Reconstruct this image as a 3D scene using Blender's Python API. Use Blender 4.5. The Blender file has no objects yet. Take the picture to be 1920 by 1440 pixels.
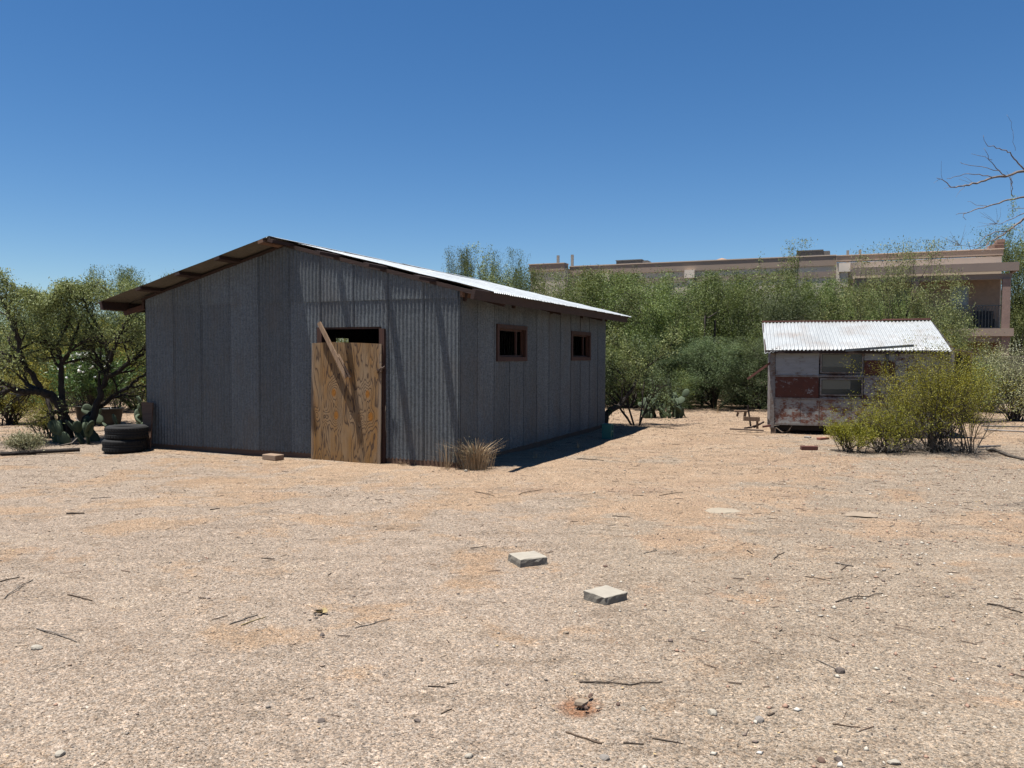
import bpy, math, random
import numpy as np
from mathutils import Vector, Matrix
R = math.radians
rng = np.random.default_rng(7)
random.seed(7)

# ------------------------------------------------------------------ camera, sky, sun, exposure
scene = bpy.context.scene
FPX, PITCH, ROLL, CAMH = 1498.48, 0.0347, 0.0034, 1.62
cam_d = bpy.data.cameras.new('camera'); cam = bpy.data.objects.new('camera', cam_d)
scene.collection.objects.link(cam); scene.camera = cam
cam_d.sensor_width = 36; cam_d.lens = 36 * FPX / 1920; cam_d.clip_end = 3000; cam_d.clip_start = .05
_c, _s, _cr, _sr = math.cos(PITCH), -math.sin(PITCH), math.cos(ROLL), math.sin(ROLL)
cam.matrix_world = Matrix(((_cr, -_sr, 0, 0), (-_s*_sr, -_s*_cr, -_c, 0), (_c*_sr, _c*_cr, -_s, CAMH), (0, 0, 0, 1)))
SUN = Vector((-0.211, -0.062, 1.0)).normalized()             # towards the sun
world = bpy.data.worlds.new('World'); scene.world = world; world.use_nodes = True
wn = world.node_tree; bg = wn.nodes['Background']
sky = wn.nodes.new('ShaderNodeTexSky'); sky.sky_type = 'NISHITA'; sky.sun_disc = False
sky.sun_elevation = math.asin(SUN.z); sky.sun_rotation = math.atan2(SUN.x, SUN.y)
sky.altitude = 800; sky.air_density = 1.0; sky.dust_density = 0.1; sky.ozone_density = 4.0
hs = wn.nodes.new('ShaderNodeHueSaturation'); hs.inputs['Saturation'].default_value = 1.24; hs.inputs['Hue'].default_value = .502
wn.links.new(sky.outputs[0], hs.inputs['Color']); wn.links.new(hs.outputs[0], bg.inputs[0]); bg.inputs[1].default_value = 0.05
sun_d = bpy.data.lights.new('sun', 'SUN'); sun_d.energy = 4.9; sun_d.angle = R(0.5); sun_d.color = (1, .955, .89)
sun_o = bpy.data.objects.new('sun', sun_d); scene.collection.objects.link(sun_o)
sun_o.rotation_euler = SUN.to_track_quat('Z', 'Y').to_euler(); sun_o.location = (0, 0, 30)
scene.view_settings.view_transform = 'Standard'; scene.view_settings.look = 'None'
scene.view_settings.exposure = 1.15; scene.view_settings.gamma = 1
scene.cycles.max_bounces = 6; scene.cycles.transparent_max_bounces = 8

col = scene.collection

def at(px, py, Y):
    """point of the real place at forward distance Y seen in direction (px, py) of the 1920x1440 photograph"""
    X, Yp = px - 960, py - 720
    u = X*_cr + Yp*_sr; v = -X*_sr + Yp*_cr
    r, up = u/FPX, -v/FPX
    d = np.array([r, _c - _s*up, _s + _c*up])
    return np.array([0, 0, CAMH]) + d * Y / d[1]

def ground(px, py, z=0.0):
    X, Yp = px - 960, py - 720
    u = X*_cr + Yp*_sr; v = -X*_sr + Yp*_cr
    r, up = u/FPX, -v/FPX
    d = np.array([r, _c - _s*up, _s + _c*up])
    return np.array([0, 0, CAMH]) + d * (z - CAMH) / d[2]

def gz(x, y):
    """height of the ground"""
    x = np.asarray(x, float); y = np.asarray(y, float)
    return (.012*np.sin(x*.9 + 1.3)*np.sin(y*.7) + .008*np.sin(x*2.3 + y*1.1) + .006*np.sin(x*.6 - y*2.9 + 2)
            + .004*np.sin(5.1*x + 1)*np.sin(4.3*y + 2)) - .006

# ------------------------------------------------------------------ object helpers
def tag(o, label=None, cat=None, group=None, kind=None):
    if label: o['label'] = label
    if cat: o['category'] = cat
    if group: o['group'] = group
    if kind: o['kind'] = kind
    return o

def empty(name, loc, rz=0.0, label=None, cat=None, group=None, parent=None):
    o = bpy.data.objects.new(name, None); col.objects.link(o)
    o.location = loc; o.rotation_euler = (0, 0, rz); o.empty_display_size = .2
    if parent: o.parent = parent
    return tag(o, label, cat, group)

def copy_tree(o, parent=None):
    c = o.copy(); col.objects.link(c); c.parent = parent
    for ch in o.children:
        copy_tree(ch, c)
    return c

class MB:
    """collects polygons; build() links them as one mesh object"""
    def __init__(s):
        s.v = []; s.f = []; s.n = 0; s.a = []; s.sm = []
    def add(s, v, f, tone=0.5, smooth=False):
        v = np.asarray(v, float).reshape(-1, 3)
        s.v.append(v)
        for q in f:
            s.f.append([i + s.n for i in q]); s.a.append(tone); s.sm.append(smooth)
        s.n += len(v)
    def box(s, lo, hi, tone=.5, M=None, jit=0.0):
        x0, y0, z0 = lo; x1, y1, z1 = hi
        v = np.array([(x0,y0,z0),(x1,y0,z0),(x1,y1,z0),(x0,y1,z0),(x0,y0,z1),(x1,y0,z1),(x1,y1,z1),(x0,y1,z1)], float)
        if jit: v += rng.normal(0, jit, v.shape)
        if M is not None: v = v @ np.array(M)[:3,:3].T + np.array(M)[:3,3]
        s.add(v, [(3,2,1,0),(4,5,6,7),(0,1,5,4),(1,2,6,5),(2,3,7,6),(3,0,4,7)], tone)
    def beam(s, p, q, w, h, up=(0,0,1), tone=.5):
        """rectangular bar from p to q; w sideways, h along up"""
        p = np.array(p, float); q = np.array(q, float); d = q - p; L = np.linalg.norm(d); d = d / L
        up = np.array(up, float); sd = np.cross(d, up); sd /= np.linalg.norm(sd); up = np.cross(sd, d)
        M = np.eye(4); M[:3,0] = d; M[:3,1] = sd; M[:3,2] = up; M[:3,3] = p
        s.box((0, -w/2, -h/2), (L, w/2, h/2), tone, M)
    def tube(s, pts, rad, n=6, tone=.5, cap=True):
        pts = np.asarray(pts, float); m = len(pts)
        rad = np.ones(m)*rad if np.isscalar(rad) else np.asarray(rad, float)
        t = np.gradient(pts, axis=0); t /= (np.linalg.norm(t, axis=1, keepdims=True) + 1e-9)
        ref = np.array([0.31, 0.17, 1.0]) if abs(t[0, 2]) < .8 else np.array([1.0, .2, .1])
        a = np.cross(t, ref); a /= (np.linalg.norm(a, axis=1, keepdims=True) + 1e-9); b = np.cross(t, a)
        ang = np.arange(n)*2*math.pi/n
        v = pts[:,None,:] + rad[:,None,None]*(np.cos(ang)[None,:,None]*a[:,None,:] + np.sin(ang)[None,:,None]*b[:,None,:])
        f = []
        for i in range(m-1):
            for k in range(n):
                f.append((i*n+k, i*n+(k+1) % n, (i+1)*n+(k+1) % n, (i+1)*n+k))
        if cap:
            f.append(tuple(range(n))[::-1]); f.append(tuple((m-1)*n + k for k in range(n)))
        s.add(v.reshape(-1, 3), f, tone, n > 4)
    def lathe(s, prof, n=24, c=(0,0,0), tone=.5):
        prof = np.asarray(prof, float); ang = np.arange(n)*2*math.pi/n
        v = np.stack([prof[:,None,0]*np.cos(ang), prof[:,None,0]*np.sin(ang), np.repeat(prof[:,None,1], n, 1)], -1) + np.array(c)
        m = len(prof); f = []
        for i in range(m-1):
            for k in range(n):
                f.append((i*n+k, i*n+(k+1) % n, (i+1)*n+(k+1) % n, (i+1)*n+k))
        s.add(v.reshape(-1,3), f, tone, True)
    def build(s, name, mat, parent=None, bevel=0.0):
        v = np.concatenate(s.v) if s.v else np.zeros((0, 3))
        me = bpy.data.meshes.new(name)
        me.from_pydata(v.tolist(), [], s.f)
        me.polygons.foreach_set('use_smooth', s.sm)
        at_ = me.attributes.new('tone', 'FLOAT', 'FACE'); at_.data.foreach_set('value', s.a)
        me.materials.append(mat)
        o = bpy.data.objects.new(name, me); col.objects.link(o)
        if parent: o.parent = parent
        if bevel:
            b = o.modifiers.new('bevel', 'BEVEL'); b.width = bevel; b.segments = 2; b.limit_method = 'ANGLE'
        return o

def soup(name, V, k, mat, parent=None, tone=None, tris=None):
    """V: (N, k, 3) separate k-gons as one mesh, fast.  tris: per-item face list for solids"""
    N = V.shape[0]; me = bpy.data.meshes.new(name)
    if tris is None:
        idx = np.arange(N*k, dtype=np.int32); nf = N; ks = k; tt = tone
    else:
        tris = np.array(tris, np.int32); ks = tris.shape[1]
        idx = (tris[None] + (np.arange(N)*k)[:,None,None]).reshape(-1).astype(np.int32); nf = N*len(tris)
        tt = np.repeat(tone, len(tris)) if tone is not None else None
    me.vertices.add(N*k); me.vertices.foreach_set('co', V.reshape(-1).astype(np.float32))
    me.loops.add(len(idx)); me.loops.foreach_set('vertex_index', idx)
    me.polygons.add(nf); me.polygons.foreach_set('loop_start', np.arange(0, nf*ks, ks, dtype=np.int32))
    me.update(calc_edges=True)
    if tt is not None:
        a = me.attributes.new('tone', 'FLOAT', 'FACE'); a.data.foreach_set('value', tt.astype(np.float32))
    me.materials.append(mat)
    o = bpy.data.objects.new(name, me); col.objects.link(o)
    if parent: o.parent = parent
    return o

# ------------------------------------------------------------------ material helpers
KA = .44
def dk(c, k=KA): return tuple(min(1, x*k) for x in c)
class NT:
    def __init__(s, name):
        s.m = bpy.data.materials.new(name); s.m.use_nodes = True
        s.t = s.m.node_tree; s.N = s.t.nodes; s.L = s.t.links
        s.b = s.N['Principled BSDF']; s.o = s.N['Material Output']
        s._co = None
    def set(s, sock, val):
        if hasattr(val, 'is_linked') or isinstance(val, bpy.types.NodeSocket): s.L.new(val, sock)
        elif isinstance(val, (tuple, list)) and len(val) == 3 and sock.type == 'RGBA': sock.default_value = (*val, 1)
        else: sock.default_value = val
    @property
    def co(s):
        if s._co is None: s._co = s.N.new('ShaderNodeTexCoord').outputs['Object']
        return s._co
    def map(s, scale=(1,1,1), loc=(0,0,0), co=None):
        n = s.N.new('ShaderNodeMapping'); n.inputs['Scale'].default_value = scale; n.inputs['Location'].default_value = loc
        s.L.new(co or s.co, n.inputs[0]); return n.outputs[0]
    def noise(s, scale, detail=3, co=None, rough=.55, dist=0.0, out='Fac'):
        n = s.N.new('ShaderNodeTexNoise'); n.inputs['Scale'].default_value = scale; n.inputs['Detail'].default_value = detail
        n.inputs['Roughness'].default_value = rough; n.inputs['Distortion'].default_value = dist
        s.L.new(co or s.co, n.inputs['Vector']); return n.outputs[out]
    def vor(s, scale, co=None, out='Color', feature='F1', rand=1.0):
        n = s.N.new('ShaderNodeTexVoronoi'); n.feature = feature; n.inputs['Scale'].default_value = scale
        n.inputs['Randomness'].default_value = rand
        s.L.new(co or s.co, n.inputs['Vector']); return n.outputs[out]
    def ramp(s, fac, stops, interp='LINEAR'):
        n = s.N.new('ShaderNodeValToRGB'); e = n.color_ramp.elements; n.color_ramp.interpolation = interp
        while len(e) < len(stops): e.new(.5)
        for k, (p, c) in enumerate(stops):
            e[k].position = p; c = (c, c, c) if not isinstance(c, (tuple, list)) else c
            e[k].color = (*c, 1)
        s.set(n.inputs[0], fac); return n.outputs[0]
    def mix(s, fac, a, b, mode='MIX'):
        n = s.N.new('ShaderNodeMix'); n.data_type = 'RGBA'; n.blend_type = mode
        s.set(n.inputs[0], fac); s.set(n.inputs[6], a); s.set(n.inputs[7], b); return n.outputs[2]
    def math(s, op, a, b=0.0, c=None, clamp=False):
        n = s.N.new('ShaderNodeMath'); n.operation = op; n.use_clamp = clamp
        s.set(n.inputs[0], a); s.set(n.inputs[1], b)
        if c is not None: s.set(n.inputs[2], c)
        return n.outputs[0]
    def attr(s, name='tone'):
        n = s.N.new('ShaderNodeAttribute'); n.attribute_name = name; return n.outputs['Fac']
    def objrand(s):
        return s.N.new('ShaderNodeObjectInfo').outputs['Random']
    def sep(s, v):
        n = s.N.new('ShaderNodeSeparateXYZ'); s.L.new(v, n.inputs[0]); return n.outputs
    def hsv(s, colr, h=.5, sat=1.0, val=1.0):
        n = s.N.new('ShaderNodeHueSaturation'); s.set(n.inputs['Hue'], h); s.set(n.inputs['Saturation'], sat); s.set(n.inputs['Value'], val)
        s.set(n.inputs['Color'], colr); return n.outputs[0]
    def bump(s, h, strength=.5, dist=.01, normal=None):
        n = s.N.new('ShaderNodeBump'); n.inputs['Strength'].default_value = strength; n.inputs['Distance'].default_value = dist
        s.set(n.inputs['Height'], h)
        if normal is not None: s.L.new(normal, n.inputs['Normal'])
        return n.outputs[0]
    def fin(s, color=None, rough=.8, metal=0.0, normal=None, spec=None):
        if color is not None: s.set(s.b.inputs['Base Color'], color)
        s.set(s.b.inputs['Roughness'], rough); s.set(s.b.inputs['Metallic'], metal)
        if normal is not None: s.L.new(normal, s.b.inputs['Normal'])
        if spec is not None: s.b.inputs['Specular IOR Level'].default_value = spec
        return s.m

def m_galv(name, base, rough=.5, metal=.55, spang=.25, dirt=(.30,.24,.19), dirt_amt=.35, zdirt=False, bmp=.12):
    n = NT(name)
    c = n.vor(55, out='Color'); g = n.sep(c)[0]
    val = n.math('MULTIPLY_ADD', g, spang, 1 - spang*.5)
    big = n.noise(1.3, 4, n.map((1, 1, .35)))
    streak = n.noise(9, 3, n.map((1, 1, .06)))
    val = n.math('MULTIPLY', val, n.math('MULTIPLY_ADD', big, .45, .78))
    val = n.math('MULTIPLY', val, n.math('MULTIPLY_ADD', streak, .3, .85))
    val = n.math('MULTIPLY', val, n.math('MULTIPLY_ADD', n.attr(), .34, .83))
    cc = n.hsv(base, val=val)
    d = n.ramp(n.noise(2.1, 5, n.map((1, 1, .5), (3, 1, 2))), [(.5, 0.0), (.75, dirt_amt)])
    cc = n.mix(d, cc, dirt)
    if zdirt:
        z = n.sep(n.co)[2]
        k = n.ramp(n.math('MULTIPLY_ADD', n.noise(6, 3), .3, n.math('MULTIPLY', z, -1.6)), [(0, 0.0), (.16, .4)])
        cc = n.mix(k, cc, (.13, .10, .08))
    r = n.math('MULTIPLY_ADD', g, .16, rough - .05)
    bn = n.math('ADD', n.noise(150, 2), n.math('MULTIPLY', n.vor(55, out='Distance'), .5))
    return n.fin(cc, r, metal, n.bump(bn, bmp, .004))

def m_wood(name, a, b, rough=.85, axis='Z', scale=1.0, dark=.3):
    n = NT(name); a = dk(a); b = dk(b)
    st = {'X': (.08, 1, 1), 'Y': (1, .08, 1), 'Z': (1, 1, .08)}[axis]
    v = n.map(tuple(k*scale for k in st))
    g = n.noise(28, 5, v, .65, .4)
    g2 = n.noise(5, 3, v)
    c = n.mix(n.ramp(g, [(.3, 0.0), (.7, 1.0)]), a, b)
    c = n.hsv(c, val=n.math('MULTIPLY_ADD', g2, dark*2, 1 - dark))
    c = n.hsv(c, val=n.math('MULTIPLY_ADD', n.attr(), .6, .7))
    return n.fin(c, rough, 0, n.bump(g, .5, .006))

def m_plain(name, c, rough=.7, metal=0.0, var=.25, scale=6.0, bump=.2, bscale=60, bdist=.004):
    n = NT(name); c = dk(c)
    v = n.math('MULTIPLY_ADD', n.noise(scale, 4), var*2, 1 - var)
    v2 = n.math('MULTIPLY', v, n.math('MULTIPLY_ADD', n.attr(), .5, .75))
    return n.fin(n.hsv(c, val=v2), rough, metal, n.bump(n.noise(bscale, 3), bump, bdist))

def m_leaf(name, a, b, c2, trans=.28, rough=.6):
    n = NT(name)
    t = n.attr()
    cc = n.ramp(t, [(0.0, a), (.55, b), (1.0, c2)])
    cl = n.noise(1.6, 2)
    cc = n.hsv(cc, val=n.math('MULTIPLY_ADD', cl, .7, .65))
    rn = n.objrand()
    cc = n.hsv(cc, h=n.math('MULTIPLY_ADD', rn, .03, .485), val=n.math('MULTIPLY_ADD', rn, .35, .83))
    n.fin(cc, rough, 0, spec=.25)
    tr = n.N.new('ShaderNodeBsdfTranslucent'); n.L.new(n.hsv(cc, h=.485, sat=1.15, val=1.25), tr.inputs[0])
    mx = n.N.new('ShaderNodeMixShader'); mx.inputs[0].default_value = trans
    n.L.new(n.b.outputs[0], mx.inputs[1]); n.L.new(tr.outputs[0], mx.inputs[2]); n.L.new(mx.outputs[0], n.o.inputs[0])
    return n.m

def m_bark(name, a, b):
    n = NT(name); a = dk(a); b = dk(b)
    g = n.noise(18, 5, n.map((1, 1, .3)), .7)
    return n.fin(n.mix(n.ramp(g, [(.35, 0.0), (.65, 1.0)]), a, b), .95, 0, n.bump(g, .9, .02))

def m_peel(name, paint, under, thr, soft=.04, streak=True, third=None):
    """peeling paint over rust"""
    n = NT(name); paint = dk(paint); under = dk(under, .75)
    v = n.map((1.0, 1, 1.5))
    f = n.noise(4.5, 9, v, .78, .1)
    f2 = n.noise(34, 5, n.map((.5, 1, 1.2)), .75)
    k = n.math('ADD', n.math('MULTIPLY', f, .72), n.math('MULTIPLY', f2, .28))
    mask = n.ramp(k, [(max(0, thr - soft), 0.0), (min(1, thr + soft), 1.0)])
    pc = n.hsv(paint, val=n.math('MULTIPLY_ADD', n.noise(7, 5, n.map((.4, 1, 3))), .5, .72))
    uc = n.hsv(under, val=n.math('MULTIPLY_ADD', n.noise(12, 4), .7, .65))
    cc = n.mix(mask, pc, uc)
    return n.fin(cc, .75, 0, n.bump(mask, .3, .003))

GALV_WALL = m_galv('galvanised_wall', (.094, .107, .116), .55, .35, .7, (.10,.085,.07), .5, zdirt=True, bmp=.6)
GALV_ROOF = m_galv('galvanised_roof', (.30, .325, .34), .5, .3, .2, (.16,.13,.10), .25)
GALV_UNDER = m_galv('shaded_roof_underside', (.075, .066, .052), .7, .1, .2, (.05, .035, .022), .6)
ROOF_OLD = m_galv('trailer_roof_metal', (.295, .31, .315), .55, .3, .15, (.22,.18,.15), .6)
W_DARK = m_wood('dark_stained_wood', (.035, .014, .009), (.075, .030, .018), .8, 'X')
W_REDV = m_wood('red_brown_wood', (.055, .018, .010), (.125, .042, .020), .75, 'Z')
W_GREY = m_wood('weathered_wood', (.20, .13, .085), (.36, .27, .20), .9, 'Z')
W_SKIRT = m_wood('skirt_wood', (.17, .09, .055), (.29, .17, .11), .9, 'X')
W_PLANK = m_wood('split_plank_wood', (.24, .14, .075), (.45, .31, .2), .85, 'Z', 1.5)
CONC = m_plain('concrete', (.52, .47, .385), .9, 0, .22, 14, .6, 90, .006)
RUBBER = m_plain('tyre_rubber', (.007, .007, .0075), .9, 0, .3, 4, .3, 40)
BARK = m_bark('mesquite_bark', (.018, .013, .010), (.075, .055, .042))
BARKG = m_bark('grey_bark', (.07, .055, .042), (.19, .16, .13))
TWIG = m_bark('dry_twig', (.07, .05, .035), (.24, .18, .13))
STRAW = m_plain('dry_straw', (.62, .44, .25), .9, 0, .3, 3, .1)
LEAF_M = m_leaf('mesquite_leaf', (.075, .100, .034), (.160, .195, .070), (.28, .31, .14))
LEAF_B = m_leaf('belt_leaf', (.032, .054, .015), (.092, .122, .034), (.19, .22, .085))
LEAF_D = m_leaf('dark_leaf', (.032, .050, .022), (.075, .102, .044), (.15, .185, .09))
LEAF_C = m_leaf('creosote_leaf', (.080, .092, .012), (.19, .195, .022), (.32, .31, .05), .3)
LEAF_Y = m_leaf('yellow_shrub_leaf', (.10, .10, .022), (.20, .185, .04), (.30, .27, .08), .3)
LEAF_O = m_leaf('oleander_leaf', (.03, .06, .02), (.07, .12, .035), (.14, .21, .07), .2, .45)
LEAF_P = m_leaf('pale_shrub_leaf', (.12, .13, .06), (.22, .22, .12), (.34, .32, .20), .2)
PETAL = m_plain('white_petal', (1.4, 1.4, 1.3), .6, 0, .1)
CACTUS = m_plain('cactus_pad', (.085, .125, .06), .8, 0, .35, 5, .3, 30)

# ------------------------------------------------------------------ ground
def m_ground():
    n = NT('desert_ground')
    P = n.co
    big = n.noise(.22, 7, P, .62, .5)
    med = n.noise(.9, 9, P, .72, .3)
    fine = n.noise(9, 5, P, .65)
    xyz = n.sep(P)
    sand = n.mix(n.ramp(med, [(.35, 0.0), (.65, 1.0)]), (.50, .36, .245), (.60, .455, .325))
    soil = n.ramp(n.noise(.7, 10, n.map((1,1,1), (9, 4, 0)), .72, .5), [(.54, 0.0), (.63, .85)])
    sand = n.mix(soil, sand, (.48, .345, .245))
    grey = n.mix(fine, (.36, .295, .235), (.60, .50, .405))
    grey = n.mix(n.ramp(xyz[0], [(0.0, 0.0), (1.0, .35)]), grey, (.40, .34, .25))
    # gravel lies thicker nearer the yard's middle, bare sand beside the shed
    yy = n.math('MULTIPLY_ADD', xyz[1], -.12, 1.45)
    gm = n.math('ADD', n.math('MULTIPLY', big, .8), n.math('MULTIPLY', med, .9))
    gm = n.math('ADD', gm, n.math('MULTIPLY', yy, .20))
    gm = n.math('ADD', gm, n.math('MULTIPLY', n.math('ABSOLUTE', xyz[0]), .02))
    gm = n.ramp(gm, [(.93, 0.0), (1.10, .9)])
    c = n.mix(gm, sand, grey)
    # old scuffs and trodden, darker debris in drifts
    scf = n.ramp(n.noise(2.6, 12, n.map((.55, 1.3, 1), (4, 8, 0)), .82, .4), [(.49, 0.0), (.62, .6)])
    c = n.mix(scf, c, (.27, .21, .155))
    pale = n.ramp(n.noise(1.5, 8, n.map((1, 1.4, 1), (14, 3, 0)), .7), [(.56, 0.0), (.70, .5)])
    c = n.mix(pale, c, (.64, .53, .41))
    # freshly turned reddish earth round the dug hole
    vm = n.N.new('ShaderNodeVectorMath'); vm.operation = 'DISTANCE'; n.L.new(P, vm.inputs[0]); pq = ground(1085, 1318); vm.inputs[1].default_value = (pq[0], pq[1], -.01)
    dd = n.math('ADD', vm.outputs['Value'], n.math('MULTIPLY_ADD', n.noise(16, 5), .12, -.06))
    c = n.mix(n.ramp(dd, [(.07, .85), (.13, 0.0)]), c, (.36, .19, .11))
    # grit: small stones of many colours
    v1 = n.vor(95, P); v2 = n.vor(210, P); v3 = n.vor(42, P)
    s1 = n.sep(v1); s2 = n.sep(v2); s3 = n.sep(v3)
    t1 = n.ramp(s1[0], [(0.0, .42), (.17, .78), (.55, 1.03), (.85, 1.15), (1.0, 1.4)])
    t2 = n.ramp(s2[0], [(0.0, .42), (.3, .92), (.75, 1.15), (1.0, 1.6)])
    c = n.mix(1.0, c, t1, 'MULTIPLY'); c = n.mix(1.0, c, t2, 'MULTIPLY'); c = n.hsv(c, sat=1.03, val=.42)
    hue = n.mix(s1[1], (.95, 1.0, 1.06), (1.08, .98, .88))
    c = n.mix(.8, c, hue, 'MULTIPLY')
    t3 = n.ramp(s3[2], [(0.0, .62), (.08, 1.0), (.93, 1.0), (1.0, 1.5)])
    c = n.mix(n.ramp(gm, [(0, .25), (.6, 1.0)]), c, n.mix(1.0, c, t3, 'MULTIPLY'))
    # litter of dry leaves under the trees: brown specks far off
    lit = n.ramp(n.noise(1.4, 6, n.map((1, 2.2, 1), (2, 7, 0)), .7), [(.52, 0.0), (.62, .7)])
    far = n.ramp(n.math('MULTIPLY_ADD', xyz[1], .1, -1.5), [(0.0, 0.0), (.4, 1.0)])
    c = n.mix(n.math('MULTIPLY', lit, far), c, (.23, .17, .12))
    h1 = n.vor(95, P, 'Distance'); h2 = n.vor(210, P, 'Distance'); h3 = n.vor(42, P, 'Distance')
    hh = n.math('ADD', n.math('MULTIPLY', h1, -1.0), n.math('MULTIPLY', h2, -.45))
    hh = n.math('ADD', hh, n.math('MULTIPLY', n.math('MULTIPLY', h3, gm), -1.2))
    b1 = n.bump(hh, .6, .007)
    b2 = n.bump(n.noise(2.5, 6, P, .7), .6, .09, b1)
    return n.fin(c, .95, 0, b2, .15)
GROUND = m_ground()
def axis(lo, hi, step, far):
    core = np.arange(lo, hi + 1e-6, step); up = []; s = step; x = hi
    while x < far: s *= 1.22; x += s; up.append(x)
    dn = []; s = step; x = lo
    while x > -far: s *= 1.22; x -= s; dn.append(x)
    return np.array(dn[::-1] + list(core) + up)
xs = axis(-12, 15, .12, 1500); ys = axis(1.5, 30, .12, 1500)
XX, YY = np.meshgrid(xs, ys); ZZ = gz(XX, YY)
# small hummocks and scrapes
for k in range(90):
    cx, cy = rng.uniform(-9, 11), rng.uniform(2.5, 20); r = rng.uniform(.15, .7); h = rng.uniform(-.012, .014)
    ZZ = ZZ + h*np.exp(-(((XX-cx)/r)**2 + ((YY-cy)/r*1.4)**2))
pit = ground(1078, 1313)
ZZ = ZZ - .05*np.exp(-(((XX-pit[0])/.09)**2 + ((YY-pit[1])/.07)**2))
nx, ny = len(xs), len(ys)
ii = (np.arange(ny-1)[:,None]*nx + np.arange(nx-1)[None,:]).reshape(-1)
me = bpy.data.meshes.new('ground'); V = np.stack([XX, YY, ZZ], -1).reshape(-1, 3)
me.vertices.add(len(V)); me.vertices.foreach_set('co', V.reshape(-1).astype(np.float32))
lo_ = np.stack([ii, ii+1, ii+1+nx, ii+nx], -1).reshape(-1).astype(np.int32)
me.loops.add(len(lo_)); me.loops.foreach_set('vertex_index', lo_)
me.polygons.add(len(ii)); me.polygons.foreach_set('loop_start', np.arange(0, len(lo_), 4, dtype=np.int32))
me.update(calc_edges=True); me.polygons.foreach_set('use_smooth', np.ones(len(ii), bool))
me.materials.append(GROUND)
g_o = bpy.data.objects.new('ground', me); col.objects.link(g_o); tag(g_o, kind='structure')

# ------------------------------------------------------------------ the metal shed
YAW = .4049
SH = empty('metal_shed', (-.7648, 11.5865, 0), -YAW,
           'corrugated galvanised metal shed with a low gable roof and a loose plywood door', 'shed')
SP = .0678; AMP = .0095; WF = .6123; WR = .6132; SW = 10*WF; SL = 12*WR; ZB = .07
RU = 3.056; ZR = 3.40; SLP = .252
def roofz(u): return ZR - SLP*abs(u - RU)
OCC = [0]
def sheet(mb, axis_, a0, a1, zb, zt, off, tone, out, lean=.004, amp=AMP, per=SP, n=10, rows=1, face=0.0):
    """upright corrugated sheet. axis_ 'F': runs along local -x (u) at y=face, 'R': runs along y (v) at x=face. out = outward sign"""
    m = max(3, int(round((a1 - a0)/per*n))) + 1
    t = np.linspace(a0, a1, m)
    d = out*(off + lean*(1 - (t - a0)/(a1 - a0)) + amp*np.cos(2*math.pi*t/per))
    z0 = np.array([zb(k) if callable(zb) else zb for k in t]); z1 = np.array([zt(k) if callable(zt) else zt for k in t])
    vs = []
    for r in range(rows + 1):
        z = z0 + (z1 - z0)*r/rows
        wob = 0.0
        if axis_ == 'F': vs.append(np.stack([-t, face + d + wob, z], -1))
        else: vs.append(np.stack([face + d + wob, t, z], -1))
    v = np.concatenate(vs)
    f = [(r*m+i, r*m+i+1, (r+1)*m+i+1, (r+1)*m+i) for r in range(rows) for i in range(m-1)]
    mb.add(v, f, tone, True)

def wall(axis_, total, w, face, out, zt_fn, holes, seam=2.44 + ZB, name='wall', lap=.03):
    mb = MB(); k = 0; n = int(round(total/w))
    for i in range(n):
        a0 = i*w - (lap if i else 0); a1 = (i+1)*w
        tone = rng.uniform(.1, .9); lean = .012 if axis_ == 'F' else .007
        off = AMP + .001
        segs = [(a0, a1)]
        cuts = sorted(set([a0, a1] + [h for hole in holes for h in hole[:2] if a0 < h < a1]))
        for b0, b1 in zip(cuts[:-1], cuts[1:]):
            mid = (b0 + b1)/2
            hs = [hole for hole in holes if hole[0] < mid < hole[1]]
            o0 = off + lean*(1 - (b1 - a0)/(a1 - a0)); ln = lean*(b1 - b0)/(a1 - a0)
            top = seam if seam else None
            if hs:
                _, _, h0, h1 = hs[0]
                if h0 > ZB: sheet(mb, axis_, b0, b1, ZB, h0, o0, tone, out, ln, face=face)
                if seam: sheet(mb, axis_, b0, b1, h1, seam, o0, tone, out, ln, face=face)
                else: sheet(mb, axis_, b0, b1, h1, zt_fn, o0, tone, out, ln, face=face)
            else:
                sheet(mb, axis_, b0, b1, ZB, seam if seam else zt_fn, o0, tone, out, ln, face=face)
        if seam:
            sheet(mb, axis_, a0, a1, seam - .05, zt_fn, off + .014, rng.uniform(.1, 1.0), out, lean, face=face)
    return mb.build(name, GALV_WALL, SH)
zt_gable = lambda u: roofz(u) - .02
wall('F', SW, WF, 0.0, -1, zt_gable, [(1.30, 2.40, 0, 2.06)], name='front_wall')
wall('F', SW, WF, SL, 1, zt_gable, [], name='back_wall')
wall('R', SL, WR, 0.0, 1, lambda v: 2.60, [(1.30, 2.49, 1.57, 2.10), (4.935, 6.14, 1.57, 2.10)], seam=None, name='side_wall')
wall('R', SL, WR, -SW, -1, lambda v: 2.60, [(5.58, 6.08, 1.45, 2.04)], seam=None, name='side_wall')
# corner flashing
mb = MB(); mb.box((-.035, -.019, ZB), (.019, -.0165, 2.585)); mb.box((.0195, -.0165, ZB), (.022, .035, 2.585))
mb.build('corner_trim', GALV_WALL, SH)
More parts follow.
